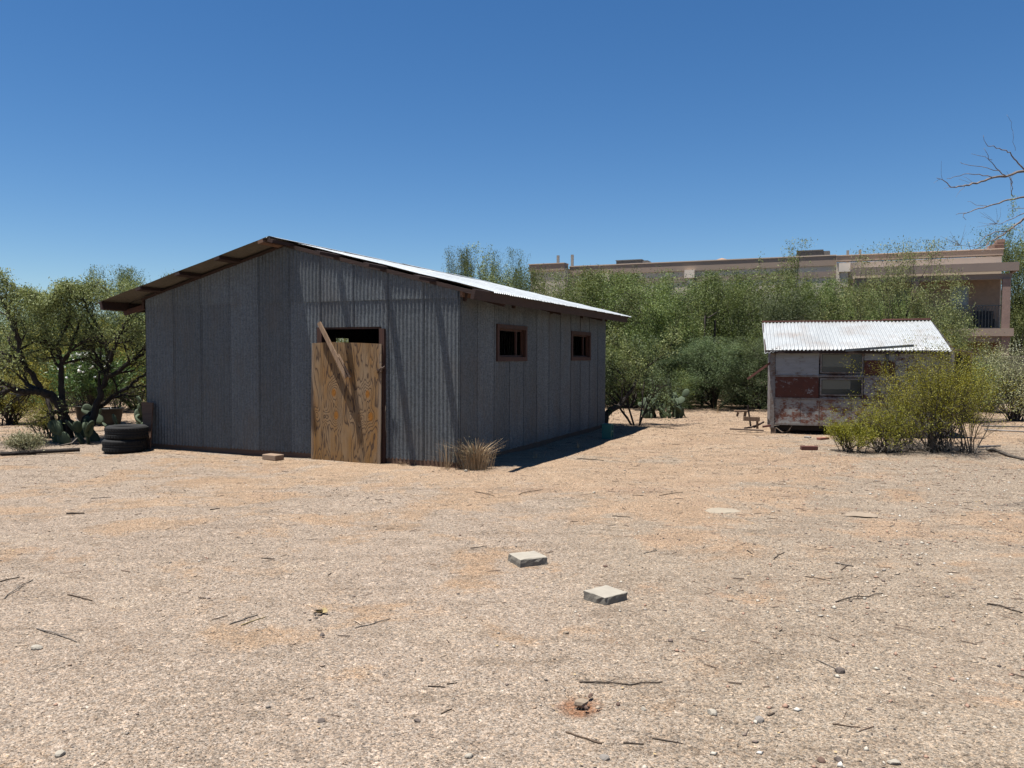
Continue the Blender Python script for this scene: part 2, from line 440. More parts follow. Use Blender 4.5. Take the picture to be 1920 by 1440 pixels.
# roof sheets: corrugated along the length, ribs run down the slope
def roof_sheet(side, v0, v1, over, name='roof_sheet'):
    mb = MB(); per = .0678; panel = .61; v = v0; k = 0
    L = (RU + over)
    while v < v1 - .02:
        w1 = min(v + panel, v1); m = int((w1 - v)/per*10) + 2
        t = np.linspace(v - (.04 if k else 0), w1, m)
        dz = .010*np.cos(2*math.pi*t/per) + .006*(t - v)/panel
        ext = rng.uniform(-.012, .012); rows = 6; vs = []
        for r in range(rows+1):
            s_ = (L + ext)*r/rows
            sag = .008*math.sin(3*r + k*1.7)*(0 < r < rows)
            x = -(RU - s_) if side > 0 else -(RU + s_)
            vs.append(np.stack([np.full(m, x), t, ZR + .035 - SLP*s_ + dz + sag], -1))
        mb.add(np.concatenate(vs), [(r*m+i, r*m+i+1, (r+1)*m+i+1, (r+1)*m+i) for r in range(rows) for i in range(m-1)], rng.uniform(.2, .8), True)
        v = w1; k += 1
    o = mb.build(name, GALV_ROOF, SH)
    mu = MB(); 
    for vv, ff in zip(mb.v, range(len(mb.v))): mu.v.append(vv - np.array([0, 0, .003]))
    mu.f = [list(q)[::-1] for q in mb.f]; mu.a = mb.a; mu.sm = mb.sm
    mu.build('underside', GALV_UNDER, o); return o  # darker layer below each sheet: shade under the roof put into its colour
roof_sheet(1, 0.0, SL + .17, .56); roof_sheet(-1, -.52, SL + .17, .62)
# ridge cap, a little ragged
mb = MB()
for i in range(4):
    y0 = -.45 + i*1.98; y1 = y0 + 2.02
    for sx in (-1, 1):
        v = [(-RU, y0, ZR+.062+.002*i), (-RU, y1, ZR+.058), (-RU+sx*.16, y1, ZR+.058-.042), (-RU+sx*.16, y0, ZR+.062-.042)]
        mb.add(v, [(0,1,2,3) if sx > 0 else (3,2,1,0)], .4)
mb.build('ridge_cap', GALV_ROOF, SH)
# purlins carry the sheets and stick out in front
nrm = math.atan(SLP)
for side, us in ((1, (2.97, 2.09, 1.25, .405, -.47)), (-1, (3.16, 4.02, 4.87, 5.72, 6.60))):
    for i, u in enumerate(us):
        z = roofz(u) - (.004 if i < 4 else .045)
        y0 = -.52 + random.uniform(-.02, .02)
        up = (math.sin(nrm)*side, 0, math.cos(nrm))
        mb = MB(); mb.beam((-u, y0, z), (-u, SL + .1, z), .10 if i < 4 else .05, .05 if i < 4 else .14, up, rng.uniform(.3, .9))
        mb.build('purlin', W_DARK if i else W_SKIRT if side < 0 else W_DARK, SH)
# rafters on the front wall line, top plates
def rafter(y):
    mb = MB(); mb.beam((-RU, y, ZR - .14), (-.02+.1, y, roofz(0)-.14-.02), .04, .12); mb.beam((-RU, y, ZR - .14), (-SW+.02, y, roofz(0)-.14), .04, .12)
    mb.build('rafter', W_DARK, SH)
mb = MB(); mb.beam((-RU+.02, -.045, ZR - .04), (.30, -.045, roofz(-.30) - .04), .035, .055, tone=.5); mb.build('gable_board', W_DARK, SH)
mb = MB(); mb.beam((-RU-.02, -.045, ZR - .028), (-SW-.05, -.045, roofz(SW+.05) - .028), .035, .035, tone=.5); mb.build('gable_board', W_DARK, SH)
for y in (.08, 1.9, 3.7, 5.5, SL - .08): rafter(y)
mb = MB(); mb.box((.026, -.03, 2.475), (.065, SL, 2.60), .9); mb.build('eave_beam', W_SKIRT, SH)
mb = MB(); mb.box((-SW - .065, -.03, 2.475), (-SW-.026, SL, 2.60), .9); mb.build('eave_beam', W_DARK, SH)
for y in (.6, 3.1, 5.6):       # short outriggers that carry the eave purlin
    mb = MB(); mb.beam((.067, y, 2.50), (.46, y, 2.395), .04, .085, tone=rng.uniform(.1, .8)); mb.build('outrigger', W_DARK, SH)
mb = MB(); mb.beam((-SW-.06, .02, 2.46), (-SW-.50, -.02, 2.36), .04, .09, tone=.6); mb.build('outrigger', W_REDV, SH)
# skirt boards
mb = MB(); mb.box((-SW, -.012, -.06), (-2.62, .03, .085), .5); mb.box((-1.28, -.012, -.06), (0, .03, .085), .4)
mb.build('skirt_board', W_SKIRT, SH)
mb = MB(); mb.box((-.03, .031, -.06), (.012, SL, .085), .2); mb.build('skirt_board', W_SKIRT, SH)
mb = MB(); mb.box((-SW-.012, .031, -.06), (-SW+.03, SL-.05, .085), .2); mb.box((-SW, SL-.03, -.06), (0, SL+.012, .085), .2); mb.build('skirt_board', W_SKIRT, SH)
# posts inside, seen past the openings
for x, y in ((-.08, .1), (-.08, 3.7), (-.08, SL-.1), (-SW+.08, .1), (-SW+.08, 3.7), (-SW+.08, SL-.1)):
    mb = MB(); mb.box((x-.045, y-.045, 0), (x+.045, y+.045, 2.5)); mb.build('post', W_DARK, SH)
# door frame
mb = MB()
mb.box((-1.315, -.075, -.03), (-1.225, .05, 2.03), .45); mb.box((-2.47, -.045, -.03), (-2.385, .05, 2.06), .4)
mb.box((-2.384, .0, 2.03), (-1.225, .05, 2.12), .2)
fr = mb.build('door_frame', W_REDV, SH)
# plywood door, leaning against the frame
def m_ply():
    n = NT('weathered_plywood')
    v = n.map((3.0, 1, .5), (1.7, 0, .4))
    fld = n.math('MULTIPLY', n.noise(1.5, 3, v, .5, .35), 11.0)
    xyz = n.sep(n.co)
    def knot(x, z, r, amp):
        dx = n.math('MULTIPLY', n.math('SUBTRACT', xyz[0], x), 1/r); dz = n.math('MULTIPLY', n.math('SUBTRACT', xyz[2], z), .62/r)
        d2 = n.math('ADD', n.math('MULTIPLY', dx, dx), n.math('MULTIPLY', dz, dz))
        g = n.math('EXPONENT', n.math('MULTIPLY', d2, -1.0))
        return n.math('MULTIPLY', g, amp), g
    core = None
    for (x, z, r, amp) in ((.42, 1.05, .10, 4.2), (1.04, 1.04, .095, 3.6), (.47, .70, .10, 4.4), (1.10, .70, .105, 4.4), (.10, .70, .05, 2.2), (.285, .67, .055, 3), (.93, .66, .055, 3), (.74, .69, .05, 1.8), (.5, 1.42, .05, 1.6)):
        a_, g = knot(x, z, r, amp); fld = n.math('ADD', fld, a_)
        if r > .08:
            c_ = n.ramp(g, [(.80, 0.0), (.93, 1.0)]); core = c_ if core is None else n.math('MAXIMUM', core, c_)
    fld = n.math('ADD', fld, n.math('MULTIPLY', n.noise(30, 3, n.map((1, 1, .1))), .35))
    ring = n.math('FRACT', n.math('MULTIPLY', fld, 1.15))
    line = n.ramp(ring, [(0.0, .15), (.25, 0.0), (.62, .15), (.9, 1.0), (1.0, .3)])
    tone = n.noise(1.6, 4, n.map((2.5, 1, .5), (5, 0, 1)), .6)
    light = n.mix(n.ramp(tone, [(.38, 0.0), (.62, 1.0)]), (.46, .33, .21), (.42, .24, .10))
    light = n.mix(n.ramp(n.noise(2.2, 3, n.map((2, 1, .6), (2, 0, 6))), [(.55, 0.0), (.7, .8)]), light, (.44, .23, .085))
    c = n.mix(line, light, (.085, .045, .024))
    c = n.mix(n.math('MULTIPLY', core, .85), c, (.50, .21, .045))
    fib = n.noise(60, 3, n.map((1, 1, .04)), .7)
    c = n.hsv(c, val=n.math('MULTIPLY_ADD', fib, .5, .75))
    edge = n.ramp(n.math('ABSOLUTE', n.math('SUBTRACT', xyz[0], .635)), [(.575, 0.0), (.63, .6)])
    c = n.mix(edge, c, (.46, .37, .29))
    c = n.hsv(c, sat=1.15, val=.40)
    return n.fin(c, .85, 0, n.bump(n.math('ADD', n.math('MULTIPLY', line, -1), fib), .5, .003))
dm = MB()
pts = [(0, 0), (.3, -.012), (.7, -.03), (1.0, -.028), (1.275, -.052), (1.283, .8), (1.278, 1.80), (.9, 1.815), (.4, 1.83), (0, 1.815), (-.01, .9)]
nP = len(pts)
fv = [(x, 0, z) for x, z in pts] + [(x, .022, z) for x, z in pts]
dm.add(fv, [tuple(range(nP)), tuple(range(2*nP-1, nP-1, -1))] + [(i, i+nP, (i+1) % nP + nP, (i+1) % nP) for i in range(nP)][::1], .5)
door = dm.build('door', m_ply(), SH)
door.location = (-2.535, -.125, .0); door.rotation_euler = (-R(1.2), 0, R(-.6)); door['label'] = 'loose weathered plywood door panel with bold knots'
lt = MB(); lt.box((1.21, -.02, 1.40), (1.30, -.002, 1.425), .4); lt.tube([(1.22, -.012, 1.36), (1.26, -.035, 1.41), (1.31, -.03, 1.45), (1.345, -.02, 1.43), (1.30, -.03, 1.385), (1.25, -.03, 1.40)], .008, 6, .6)
lt.tube([(1.30, -.02, 1.37), (1.32, -.04, 1.43), (1.36, -.03, 1.465)], .009, 6, .3)
lt.build('latch', m_plain('rusty_latch', (.16, .10, .07), .7, .3), door)
mb = MB(); mb.tube([(-1.22, -.035, .95), (-1.19, -.10, .8), (-1.18, -.11, .55), (-1.17, -.08, .3)], .004, 4); mb.build('dangling_wire', TWIG, SH)
# windows with wooden frames
for v0, v1 in ((1.265, 2.527), (4.90, 6.176)):
    mb = MB(); z0, z1 = 1.537, 2.137; w = .078; x0, x1 = -.02, .04
    mb.box((x0, v0, z0), (x1, v1, z0+.068), .75); mb.box((x0, v0, z1-.068), (x1, v1, z1), .35)
    mb.box((x0, v0, z0+.0685), (x1-.002, v0+w, z1-.0685), .5); mb.box((x0, v1-w, z0+.0685), (x1-.002, v1, z1-.0685), .6)
    wf = mb.build('window_frame', W_REDV, SH)
    mb = MB(); i0, i1 = v0+w, v1-w; a, b = z0+.069, z1-.069
    mb.box((-.05, i0, a), (-.021, i1, a+.03), .9); mb.box((-.05, i0, b-.03), (-.021, i1, b), .4)
    mb.box((-.05, i1-.30, a+.03), (-.021, i1-.265, b-.03), .9); mb.box((-.05, i1-.04, a+.03), (-.021, i1, b-.03), .8)
    mb.build('sash', W_REDV, wf)

def put(name, mb, mat, x, y, label, cat, group=None, rz=0, rx=0, ry=0, z=None, bevel=0.0):
    o = mb.build(name, mat, None, bevel)
    o.location = (x, y, float(gz(x, y)) if z is None else z); o.rotation_euler = (rx, ry, rz)
    return tag(o, label, cat, group)

# plank with a split leaning on the door
ca, sa = math.cos(YAW), math.sin(YAW)
def shed_world(u, v, z): return np.array([-.7648 - ca*u + sa*v, 11.5865 + sa*u + ca*v, z])
p0 = shed_world(2.36, -.14, 2.13); p1 = shed_world(1.80, -.20, 1.27)
mb = MB(); d = p1 - p0
mb.beam(p0, p0 + d*.98, .03, .062, up=(ca*.8, -sa*.8, .55), tone=.9)
pb = MB(); 
o = mb.build('plank', W_PLANK); tag(o, 'narrow split wooden plank hung slantwise across the top of the plywood door', 'plank')
mb = MB(); q0 = p0 + d*.60 + np.array([.05*ca, -.05*sa-.01, .03]); mb.beam(q0, p0 + d*1.0 + np.array([.05, -.03, .02]), .02, .025, up=(ca*.8, -sa*.8, .55), tone=1.0)
so = mb.build('splinter', W_PLANK, o)

# ------------------------------------------------------------------ small things by the shed
def tyre(x, y, z, rz, label):
    t = empty('tire', (x, y, z), rz, label, 'tire', 'old tires stacked by the shed corner')
    prof = [(.19,.045),(.20,.02),(.25,.004),(.29,.0),(.315,.012),(.33,.04),(.333,.08),(.327,.085),(.333,.09),(.334,.125),(.327,.13),(.334,.135),(.332,.17),(.315,.203),(.29,.215),(.25,.211),(.20,.195),(.19,.17),(.205,.15),(.27,.13),(.285,.108),(.27,.09),(.205,.065),(.19,.045)]
    mb = MB(); mb.lathe(prof, 48); mb.build('casing', RUBBER, t)
    mb = MB()
    for k in range(40):
        a = k*2*math.pi/40
        M = Matrix.Rotation(a, 4, 'Z') @ Matrix.Translation((.326, 0, 0))
        mb.box((0, -.019, .03), (.013, .019, .075), .5, M)
    mb.build('tread', RUBBER, t)
    mb = MB()
    for k in range(40):
        mb.box((0, -.019, .14), (.013, .019, .185), .5, Matrix.Rotation((k+.5)*2*math.pi/40, 4, 'Z') @ Matrix.Translation((.326, 0, 0)))
    mb.build('tread', RUBBER, t)
    return t
tyre(-6.53, 13.42, .0, .3, 'black worn tire lying flat on the ground, under another, by the shed corner')
tyre(-6.50, 13.45, .217, 1.3, 'black worn tire lying on top of another tire by the shed corner')
mb = MB(); a_ = at(256, 758, 13.3); b_ = at(275, 842, 13.05); 
mb.add([(-.02,-.012,0),(.10,-.012,0),(.10,-.012,.80),(-.17,-.012,.82),(-.02,.012,0),(.10,.012,0),(.10,.012,.80),(-.17,.012,.82)], [(0,1,2,3),(7,6,5,4),(0,4,5,1),(1,5,6,2),(2,6,7,3),(3,7,4,0)], .3)
o = put('leaning_board', mb, W_SKIRT, -6.30, 13.72, 'short grey board leaning on the shed corner behind the tires', 'board', rz=-YAW, ry=R(-3), rx=R(-8), z=.0)
mb = MB(); mb.box((-.15, -.09, 0), (.15, .09, .085), .6); bx_ = ground(512, 860)
put('patio_brick', mb, m_plain('tan_brick', (.42, .29, .20), .9, 0, .15, 12, .4, 80), bx_[0], bx_[1], 'tan rectangular paving brick lying in front of the shed wall, left of the door', 'brick', rz=-.55, bevel=.01)

def cinder(name, mat, x, y, rz, label):
    mb = MB(); L, W, H = .30, .19, .19; t = .03
    for y0, y1 in ((-W/2, -W/2+t), (W/2-t, W/2)): mb.box((-L/2, y0, 0), (L/2, y1, H))
    for x0 in (-L/2, -t/2, L/2-t): mb.box((x0, -W/2+t, 0), (x0+t, W/2-t, H))
    return put(name, mb, mat, x, y, label, 'block', rz=rz, bevel=.004)
o = cinder('hollow_block', m_plain('turquoise_paint', (.02, .20, .19), .7, 0, .2), 1.80, 15.75, 1.2, 'turquoise painted hollow block in the shade of the shed side wall')
o.rotation_euler = (0, R(90), -.35); o.location.z = .15

def paver(px, py, rz, label, s=.235, h=.058):
    p = ground(px, py)
    mb = MB(); n = 7; g = np.linspace(-s/2, s/2, n)
    ed = [(x, -s/2) for x in g[:-1]] + [(s/2, y) for y in g[:-1]] + [(x, s/2) for x in g[::-1][:-1]] + [(-s/2, y) for y in g[::-1][:-1]]
    ed = np.array(ed); m = len(ed); j = lambda a: rng.normal(0, a, (m, 2))
    low = np.c_[ed + j(.003), np.full(m, -.02)]; mid = np.c_[ed*1.0 + j(.003), np.full(m, h*.55)]
    top = np.c_[ed*.985 + j(.0025), np.full(m, h) + rng.normal(0, .0015, m)]
    v = np.concatenate([low, mid, top]); f = []
    for r in range(2):
        for i in range(m): f.append((r*m+i, r*m+(i+1) % m, (r+1)*m+(i+1) % m, (r+1)*m+i))
    mb.add(v, f + [tuple(range(2*m, 3*m))], .5); mb.a = [-.2]*(2*m) + [.6]  # sides toned darker than the top: shade and soil stain in the tone
    return put('concrete_paver', mb, CONC, p[0], p[1], label, 'paver', 'square concrete pavers on the gravel', rz=rz, bevel=.004)
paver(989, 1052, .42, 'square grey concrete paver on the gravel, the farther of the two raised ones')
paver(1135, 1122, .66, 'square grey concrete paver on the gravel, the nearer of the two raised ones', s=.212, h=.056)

def rockmesh(r, flat=.6, n=2, rough=.14, seed=0):
    import bmesh
    bm = bmesh.new(); bmesh.ops.create_icosphere(bm, subdivisions=n, radius=1); rg = np.random.default_rng(seed)
    v = np.array([w.co[:] for w in bm.verts]); f = [[w.index for w in q.verts] for q in bm.faces]; bm.free()
    for k in range(6):
        d = rg.normal(0, 1, 3); d /= np.linalg.norm(d); cut = rg.uniform(.55, .9); s = v @ d
        v = v - np.maximum(0, s - cut)[:,None]*d
    v += rg.normal(0, rough*.25, v.shape); v *= np.array([r, r*rg.uniform(.6, .95), r*flat])
    mb = MB(); mb.add(v, f, .5, False); return mb
ST = {'white': m_plain('pale_stone', (.60, .54, .44), .9, 0, .15, 20), 'dark': m_plain('dark_stone', (.19, .15, .125), .9, 0, .3, 20),
      'grey': m_plain('grey_stone', (.38, .34, .30), .9, 0, .25, 20), 'brown': m_plain('brown_stone', (.20, .12, .085), .9, 0, .3, 20),
      'tan': m_plain('tan_stone', (.46, .36, .26), .9, 0, .25, 14)}
p = ground(1356, 958)
mb = rockmesh(.19, .22, 3, .05, 3); put('flat_stone', mb, m_plain('cream_stone', (.52,.44,.33), .9), p[0], p[1], 'flat pale stone half sunk in the yard, with no hole beside it', 'stone', 'flat stones sunk in the yard', z=-.012)
p = ground(1613, 965)
mb = rockmesh(.19, .16, 3, .07, 5); put('flat_stone', mb, ST['tan'], p[0], p[1], 'flat tan stone half sunk in the yard, with a dark chunk on its back edge', 'stone', 'flat stones sunk in the yard', z=-.012)
p = ground(1612, 962); mb = rockmesh(.035, .5, 2, .1, 6); put('stone', mb, ST['dark'], p[0], p[1], 'small dark chunk on the back edge of a flat tan stone', 'stone')
# clods beside the dug hole
cl = [(1090, 1316, .038, 'tan', 'largest tan clod of earth beside the small dug hole'), (1107, 1303, .018, 'brown', 'small brown clod behind the largest clod at the dug hole'),
      (1100, 1325, .017, 'brown', 'small brown clod in front of the largest clod at the dug hole')]
for k, (px, py, r, c, lb) in enumerate(cl):
    p = ground(px, py); put('dirt_clod', rockmesh(r, .65, 2, .25, 20+k), ST[c], p[0], p[1], lb, 'clod', 'clods at the dug hole', rz=k, z=float(gz(p[0], p[1])) + .008)
stones = [(782, 1353, .022, 'dark', 'dark square-edged stone low in the middle of the gravel, below two dry sticks'),
 (1159, 1318, .018, 'brown', 'small brown stone right of the dug hole'), (1207, 1328, .02, 'white', 'white pebble right of the dug hole beside a sliver of wood'),
 (880, 1419, .026, 'white', 'whitest pebble at the bottom edge of the yard, in the middle'), (1114, 925, .036, 'white', 'lone white stone in the sand beyond the pavers, toward the shed corner'),
 (1135, 1060, .026, 'brown', 'small brown stone between and right of the two pavers'), (1061, 1187, .026, 'tan', 'rounded tan pebble below and left of the nearer paver'),
 (859, 1107, .018, 'dark', 'small dark pebble left of the two pavers'), (1134, 1419, .03, 'grey', 'rounded grey stone under the pale-ended stick'),
 (1574, 1260, .042, 'dark', 'upright dark stone at the end of a grey stick on the right'), (1424, 1349, .03, 'grey', 'smooth grey-violet stone low on the right of the gravel'),
 (1336, 1337, .034, 'white', 'flat pale broken stone left of the smooth grey-violet one'), (1572, 1427, .028, 'dark', 'dark stone at the bottom edge, right of a brown one'),
 (1540, 1428, .024, 'brown', 'brown stone at the bottom edge, left of a dark one'), (1676, 1434, .036, 'white', 'long pale stone at the very bottom edge on the right'),
 (1621, 1121, .02, 'white', 'white pebble just below the thin dark stick on the right'), (1648, 1160, .028, 'tan', 'flat yellowish stone lying among the right-hand gravel'),
 (69, 1213, .045, 'white', 'flat white stone at the left under a long stick'), (1733, 1340, .02, 'white', 'white pebble low on the right near the frame edge'),
 (604, 1193, .022, 'dark', 'small dark stone below the yellow dry leaf scrap'), (602, 1353, .024, 'dark', 'dark stone low left of the square-edged one'), (113, 1407, .03, 'white', 'white stone at the lower left edge of the gravel'),
 (862, 1001, .02, 'brown', 'small brown pebble left of the farther paver'), (850, 880, .04, 'white', 'white chunk at the foot of the dry grass clump by the shed corner'), (1806, 968, .055, 'tan', 'pale tan lump on the far right of the yard')]
for k, (px, py, r, c, lb) in enumerate(stones):
    p = ground(px, py)
    if k == 23: p = ground(874, 884)
    r *= .78; put('stone', rockmesh(r, rng.uniform(.5, .8), 2, .1, 40+k), ST[c], p[0], p[1], lb, 'stone', 'loose stones on the gravel', rz=k*1.1, z=float(gz(p[0], p[1])) + r*.22)

STK = {'d': m_bark('brown_stick', (.09,.06,.04), (.26,.18,.12)), 'g': m_bark('grey_stick', (.16, .13, .105), (.34, .29, .24)), 'k': m_bark('black_stick', (.05, .035, .026), (.15, .11, .08)), 'y': m_plain('yellow_straw', (.55, .42, .20), .9)}
sticks = [(125,963,158,963,.022,'k','short thick black stick on the gravel at the left'), (171,932,208,930,.010,'g','grey stick on the far left gravel, behind the short black one'),
 (394,959,412,956,.013,'k','short dark stick in the gravel in front of the shed door, left side'), (127,1114,173,1125,.011,'d','bent brown stick on the left gravel'),
 (69,1175,144,1202,.010,'g','long thin grey stick at the left, pointing down to the right'), (0,1092,37,1084,.010,'k','dark stick entering from the left edge'), (8,1121,62,1088,.009,'g','slanting grey stick at the left edge'),
 (431,1172,483,1154,.009,'g','thin grey stick beside a straw-coloured one, left of the middle'), (452,1174,498,1157,.008,'y','straw-coloured stick beside a thin grey one'), (490,1050,515,1051,.009,'k','thin dark twig alone on the gravel below the tan brick'),
 (890,922,927,930,.011,'d','bent brown twig in the sand in front of the dry grass clump'), (973,926,1015,917,.010,'d','forked twig right of the bent twig in the sand'), (882,1027,913,1023,.010,'k','short dark twig left above the farther paver'),
 (1086,1276,1182,1282,.009,'k','long thin dark stick above the dug hole, left half'), (1182,1282,1242,1277,.008,'k','long thin dark stick above the dug hole, right half'),
 (802,1287,835,1288,.009,'k','dark short stick, left one of a pair end to end'), (838,1282,857,1279,.007,'k','dark tiny stick, right one of a pair end to end'), (827,1338,848,1328,.007,'d','short slanting twig below the pair of dark sticks'),
 (1061,1368,1119,1389,.010,'d','brown stick with a pale broken end below the dug hole'), (1169,1390,1207,1392,.008,'k','short dark stick right of the pale-ended one'), (1223,1382,1280,1392,.007,'k','thin dark stick at the bottom, second right of the pale-ended one'),
 (1148,964,1182,966,.009,'k','thin dark twig in the sand behind the pavers'), (665,1177,732,1157,.007,'g','faint thin grey twig in the middle gravel'), (1082,860,1132,862,.014,'k','dark stick lying beside the shed shadow'),
 (1236,931,1280,925,.009,'d','wavy brown twig left above the flat pale stone'), (1567,1127,1655,1112,.009,'k','long thin dark stick in the right-hand gravel'), (1851,1136,1917,1153,.012,'k','dark stick at the right edge of the frame'),
 (1561,1357,1613,1364,.009,'d','brown stick low on the right'), (1530,1238,1567,1254,.007,'g','grey stick ending at the upright dark stone'), (1567,1055,1600,1062,.014,'g','grey bark strip in a scatter of twigs on the right'),
 (1577,1068,1592,1058,.010,'d','short twig crossing the grey bark strip'), (1510,1077,1556,1086,.007,'k','thin twig left below the grey bark strip'), (1401,1031,1412,1038,.009,'k','short dark twig on the right of the pavers'), (1451,1047,1471,1035,.008,'k','short forked dark twig right of the pavers'),
 (1207,1035,1232,1029,.008,'g','straight pale grey stick above the nearer paver'), (1440,1340,1452,1336,.012,'d','tiny brown stick beside the smooth grey-violet stone'), (700,985,706,984,.01,'d','tiny brown twig in front of the door')]
for k, (x0, y0, x1, y1, r, m_, lb) in enumerate(sticks):
    a = ground(x0, y0); b = ground(x1, y1); L = np.linalg.norm(b - a); n_ = 7
    t = np.linspace(0, 1, n_); pts = a[None] + t[:,None]*(b - a)[None]
    off = np.cumsum(rng.normal(0, 1, (n_, 3)), 0)*L*.02; off -= off[0] + t[:,None]*(off[-1]-off[0]); off[:,2] = np.abs(off[:,2])*.5
    r *= .58; pts = pts + off; pts[:,2] = gz(pts[:,0], pts[:,1]) + r*.7 + off[:,2]
    c0 = (a + b)/2; c0[2] = float(gz(c0[0], c0[1])); mb = MB(); mb.tube(pts - c0, r*np.linspace(1, .6, n_)*.9, 5)
    if L > .2 and r < .014:
        q = pts[3] - c0; e = (b - a)/L; s_ = np.array([-e[1], e[0], .15])
        mb.tube([q, q + e*L*.12 + s_*L*.07, q + e*L*.2 + s_*L*.16], [r*.5, r*.4, r*.2], 4)
    if k == 18: mb.tube([pts[-2]-c0, pts[-1]-c0+np.array([.02,-.01,0])], [r*1.2, r*.9], 5, 1.0)
    o = mb.build('stick', STK[m_]); o.location = c0; tag(o, lb, 'stick', 'dry sticks on the gravel')
# yellow leaf scrap
p = ground(606, 1148); mb = MB()
for k in range(7):
    a = k*.7; q = rng.normal(0, .02, 3); q[2] = .01; mb.add([q, q+[.05*math.cos(a), .05*math.sin(a), .008], q+[.05*math.cos(a+.6), .05*math.sin(a+.6), .018], q+[.01, .02, .012]], [(0,1,2,3)])
put('dry_leaf', mb, STK['y'], p[0], p[1], 'crumpled yellow dry leaf on the gravel left of the middle', 'leaf')

# ------------------------------------------------------------------ gravel
def pebbles():
    tri = [(0,2,4),(2,1,4),(1,3,4),(3,0,4),(2,0,5),(1,2,5),(3,1,5),(0,3,5)]
    base = np.array([(1,0,0),(-1,0,0),(0,1,0),(0,-1,0),(0,0,1),(0,0,-1)], float)
    out = []; tn = []
    for (d0, d1, dens, r0, r1) in ((2.4, 5.0, 3600, .0018, .0050), (5.0, 8.5, 1300, .0026, .0070), (8.5, 14, 380, .004, .010), (14, 24, 60, .007, .017), (2.4, 12, 14, .008, .018), (2.6, 15, 90, .006, .022)):
        half = .78; area = half*(d1**2 - d0**2); n = int(area*dens)
        y = np.sqrt(rng.uniform(d0**2, d1**2, n)); x = rng.uniform(-half, half, n)*y
        # patchy cover
        pt = .5 + .5*np.sin(x*1.1 + 2*np.sin(y*.7))*np.sin(y*1.3 + 1.5*np.sin(x*.9 + 1)) + .25*np.sin(x*4.1+y*2)*np.sin(y*3.7-x)
        keep = rng.uniform(0, 1, n) < np.clip(.35 + .65*pt + (x > 1.2)*.25, .18, 1)
        if dens == 90: keep = (x > .12*y) & (rng.uniform(0, 1, n) < np.clip((x/y - .1)*2.2, .1, .9)*(.4 + .6*pt))
        lu = -((x+.7648)*ca - (y-11.5865)*sa); lv = (x+.7648)*sa + (y-11.5865)*ca
        keep &= ~((lu > -.1) & (lu < SW+.1) & (lv > -.04) & (lv < SL))
        x, y = x[keep], y[keep]; n = len(x)
        r = r0 + (r1 - r0)*rng.power(.45, n)
        sc = r[:,None]*rng.uniform([.7,.5,.3],[1.3,1.0,.75],(n,3)); a = rng.uniform(0, 6.28, n)
        v = (base[None] + rng.normal(0, .16, (n,6,3)))*sc[:,None,:]
        c_, s_ = np.cos(a)[:,None], np.sin(a)[:,None]
        vx = v[...,0]*c_ - v[...,1]*s_; vy = v[...,0]*s_ + v[...,1]*c_
        V = np.stack([vx + x[:,None], vy + y[:,None], v[...,2] + (gz(x, y) + r*.22)[:,None]], -1)
        t = rng.uniform(0, 1, n)
        if dens == 90: t = np.where(rng.uniform(0, 1, n) < .5, rng.uniform(.95, 1, n), t)
        out.append(V); tn.append(t)
    n = NT('pebble'); t = n.attr()
    c = n.ramp(t, [(0.0,(.06,.05,.045)), (.05,(.13,.10,.085)), (.18,(.22,.16,.115)), (.45,(.27,.21,.155)), (.66,(.215,.185,.155)), (.80,(.30,.245,.185)), (.91,(.26,.165,.12)), (.972,(.36,.325,.27)), (.996,(.46,.43,.38))], 'CONSTANT')
    mat = n.fin(c, .9, 0, spec=.2)
    o = soup('gravel', np.concatenate(out), 6, mat, None, np.concatenate(tn), tri)
    tag(o, kind='stuff'); o['label'] = 'loose tan and grey gravel scattered over the sandy yard'; o['category'] = 'gravel'
pebbles()
# fine litter: tiny twigs and pods scattered everywhere
def litter():
    n = 6500; y = np.sqrt(rng.uniform(2.6**2, 27**2, n)); x = rng.uniform(-.8, .8, n)*y
    lu = -((x+.7648)*ca - (y-11.5865)*sa); lv = (x+.7648)*sa + (y-11.5865)*ca
    k = ~((lu > -.1) & (lu < SW+.1) & (lv > -.04) & (lv < SL)) & (rng.uniform(0,1,n) < .35 + .4*(x > 1) + .3*(y > 12)); x, y = x[k], y[k]; n = len(x)
    a = rng.normal(0, .9, n); L = rng.uniform(.01, .045, n)*(1 + y*.035); w = rng.uniform(.0009, .0022, n)*(1 + y*.05)
    d = np.stack([np.cos(a), np.sin(a), 0*a], -1); s_ = np.stack([-np.sin(a), np.cos(a), 0*a], -1); z = np.stack([0*a, 0*a, 0*a+1], -1)
    c0 = np.stack([x, y, gz(x, y) + .004], -1)
    V = np.stack([c0 - d*L[:,None] - s_*w[:,None], c0 - d*L[:,None] + s_*w[:,None], c0 - d*L[:,None] + z*w[:,None]*2,
                  c0 + d*L[:,None] - s_*w[:,None], c0 + d*L[:,None] + s_*w[:,None], c0 + d*L[:,None] + z*w[:,None]*2.6], 1)
    n_ = NT('litter_twig'); mat = n_.fin(n_.ramp(n_.attr(), [(0, (.05,.035,.026)), (.6, (.16,.11,.08)), (1, (.42,.34,.25))]), .9)
    o = soup('twig_litter', V, 6, mat, None, rng.uniform(0, 1, n), [(0,3,5),(0,5,2),(2,5,4),(2,4,1),(1,4,3),(1,3,0)])
    tag(o, kind='stuff'); o['label'] = 'fine dry twig and pod litter on the sand and gravel'; o['category'] = 'litter'
litter()
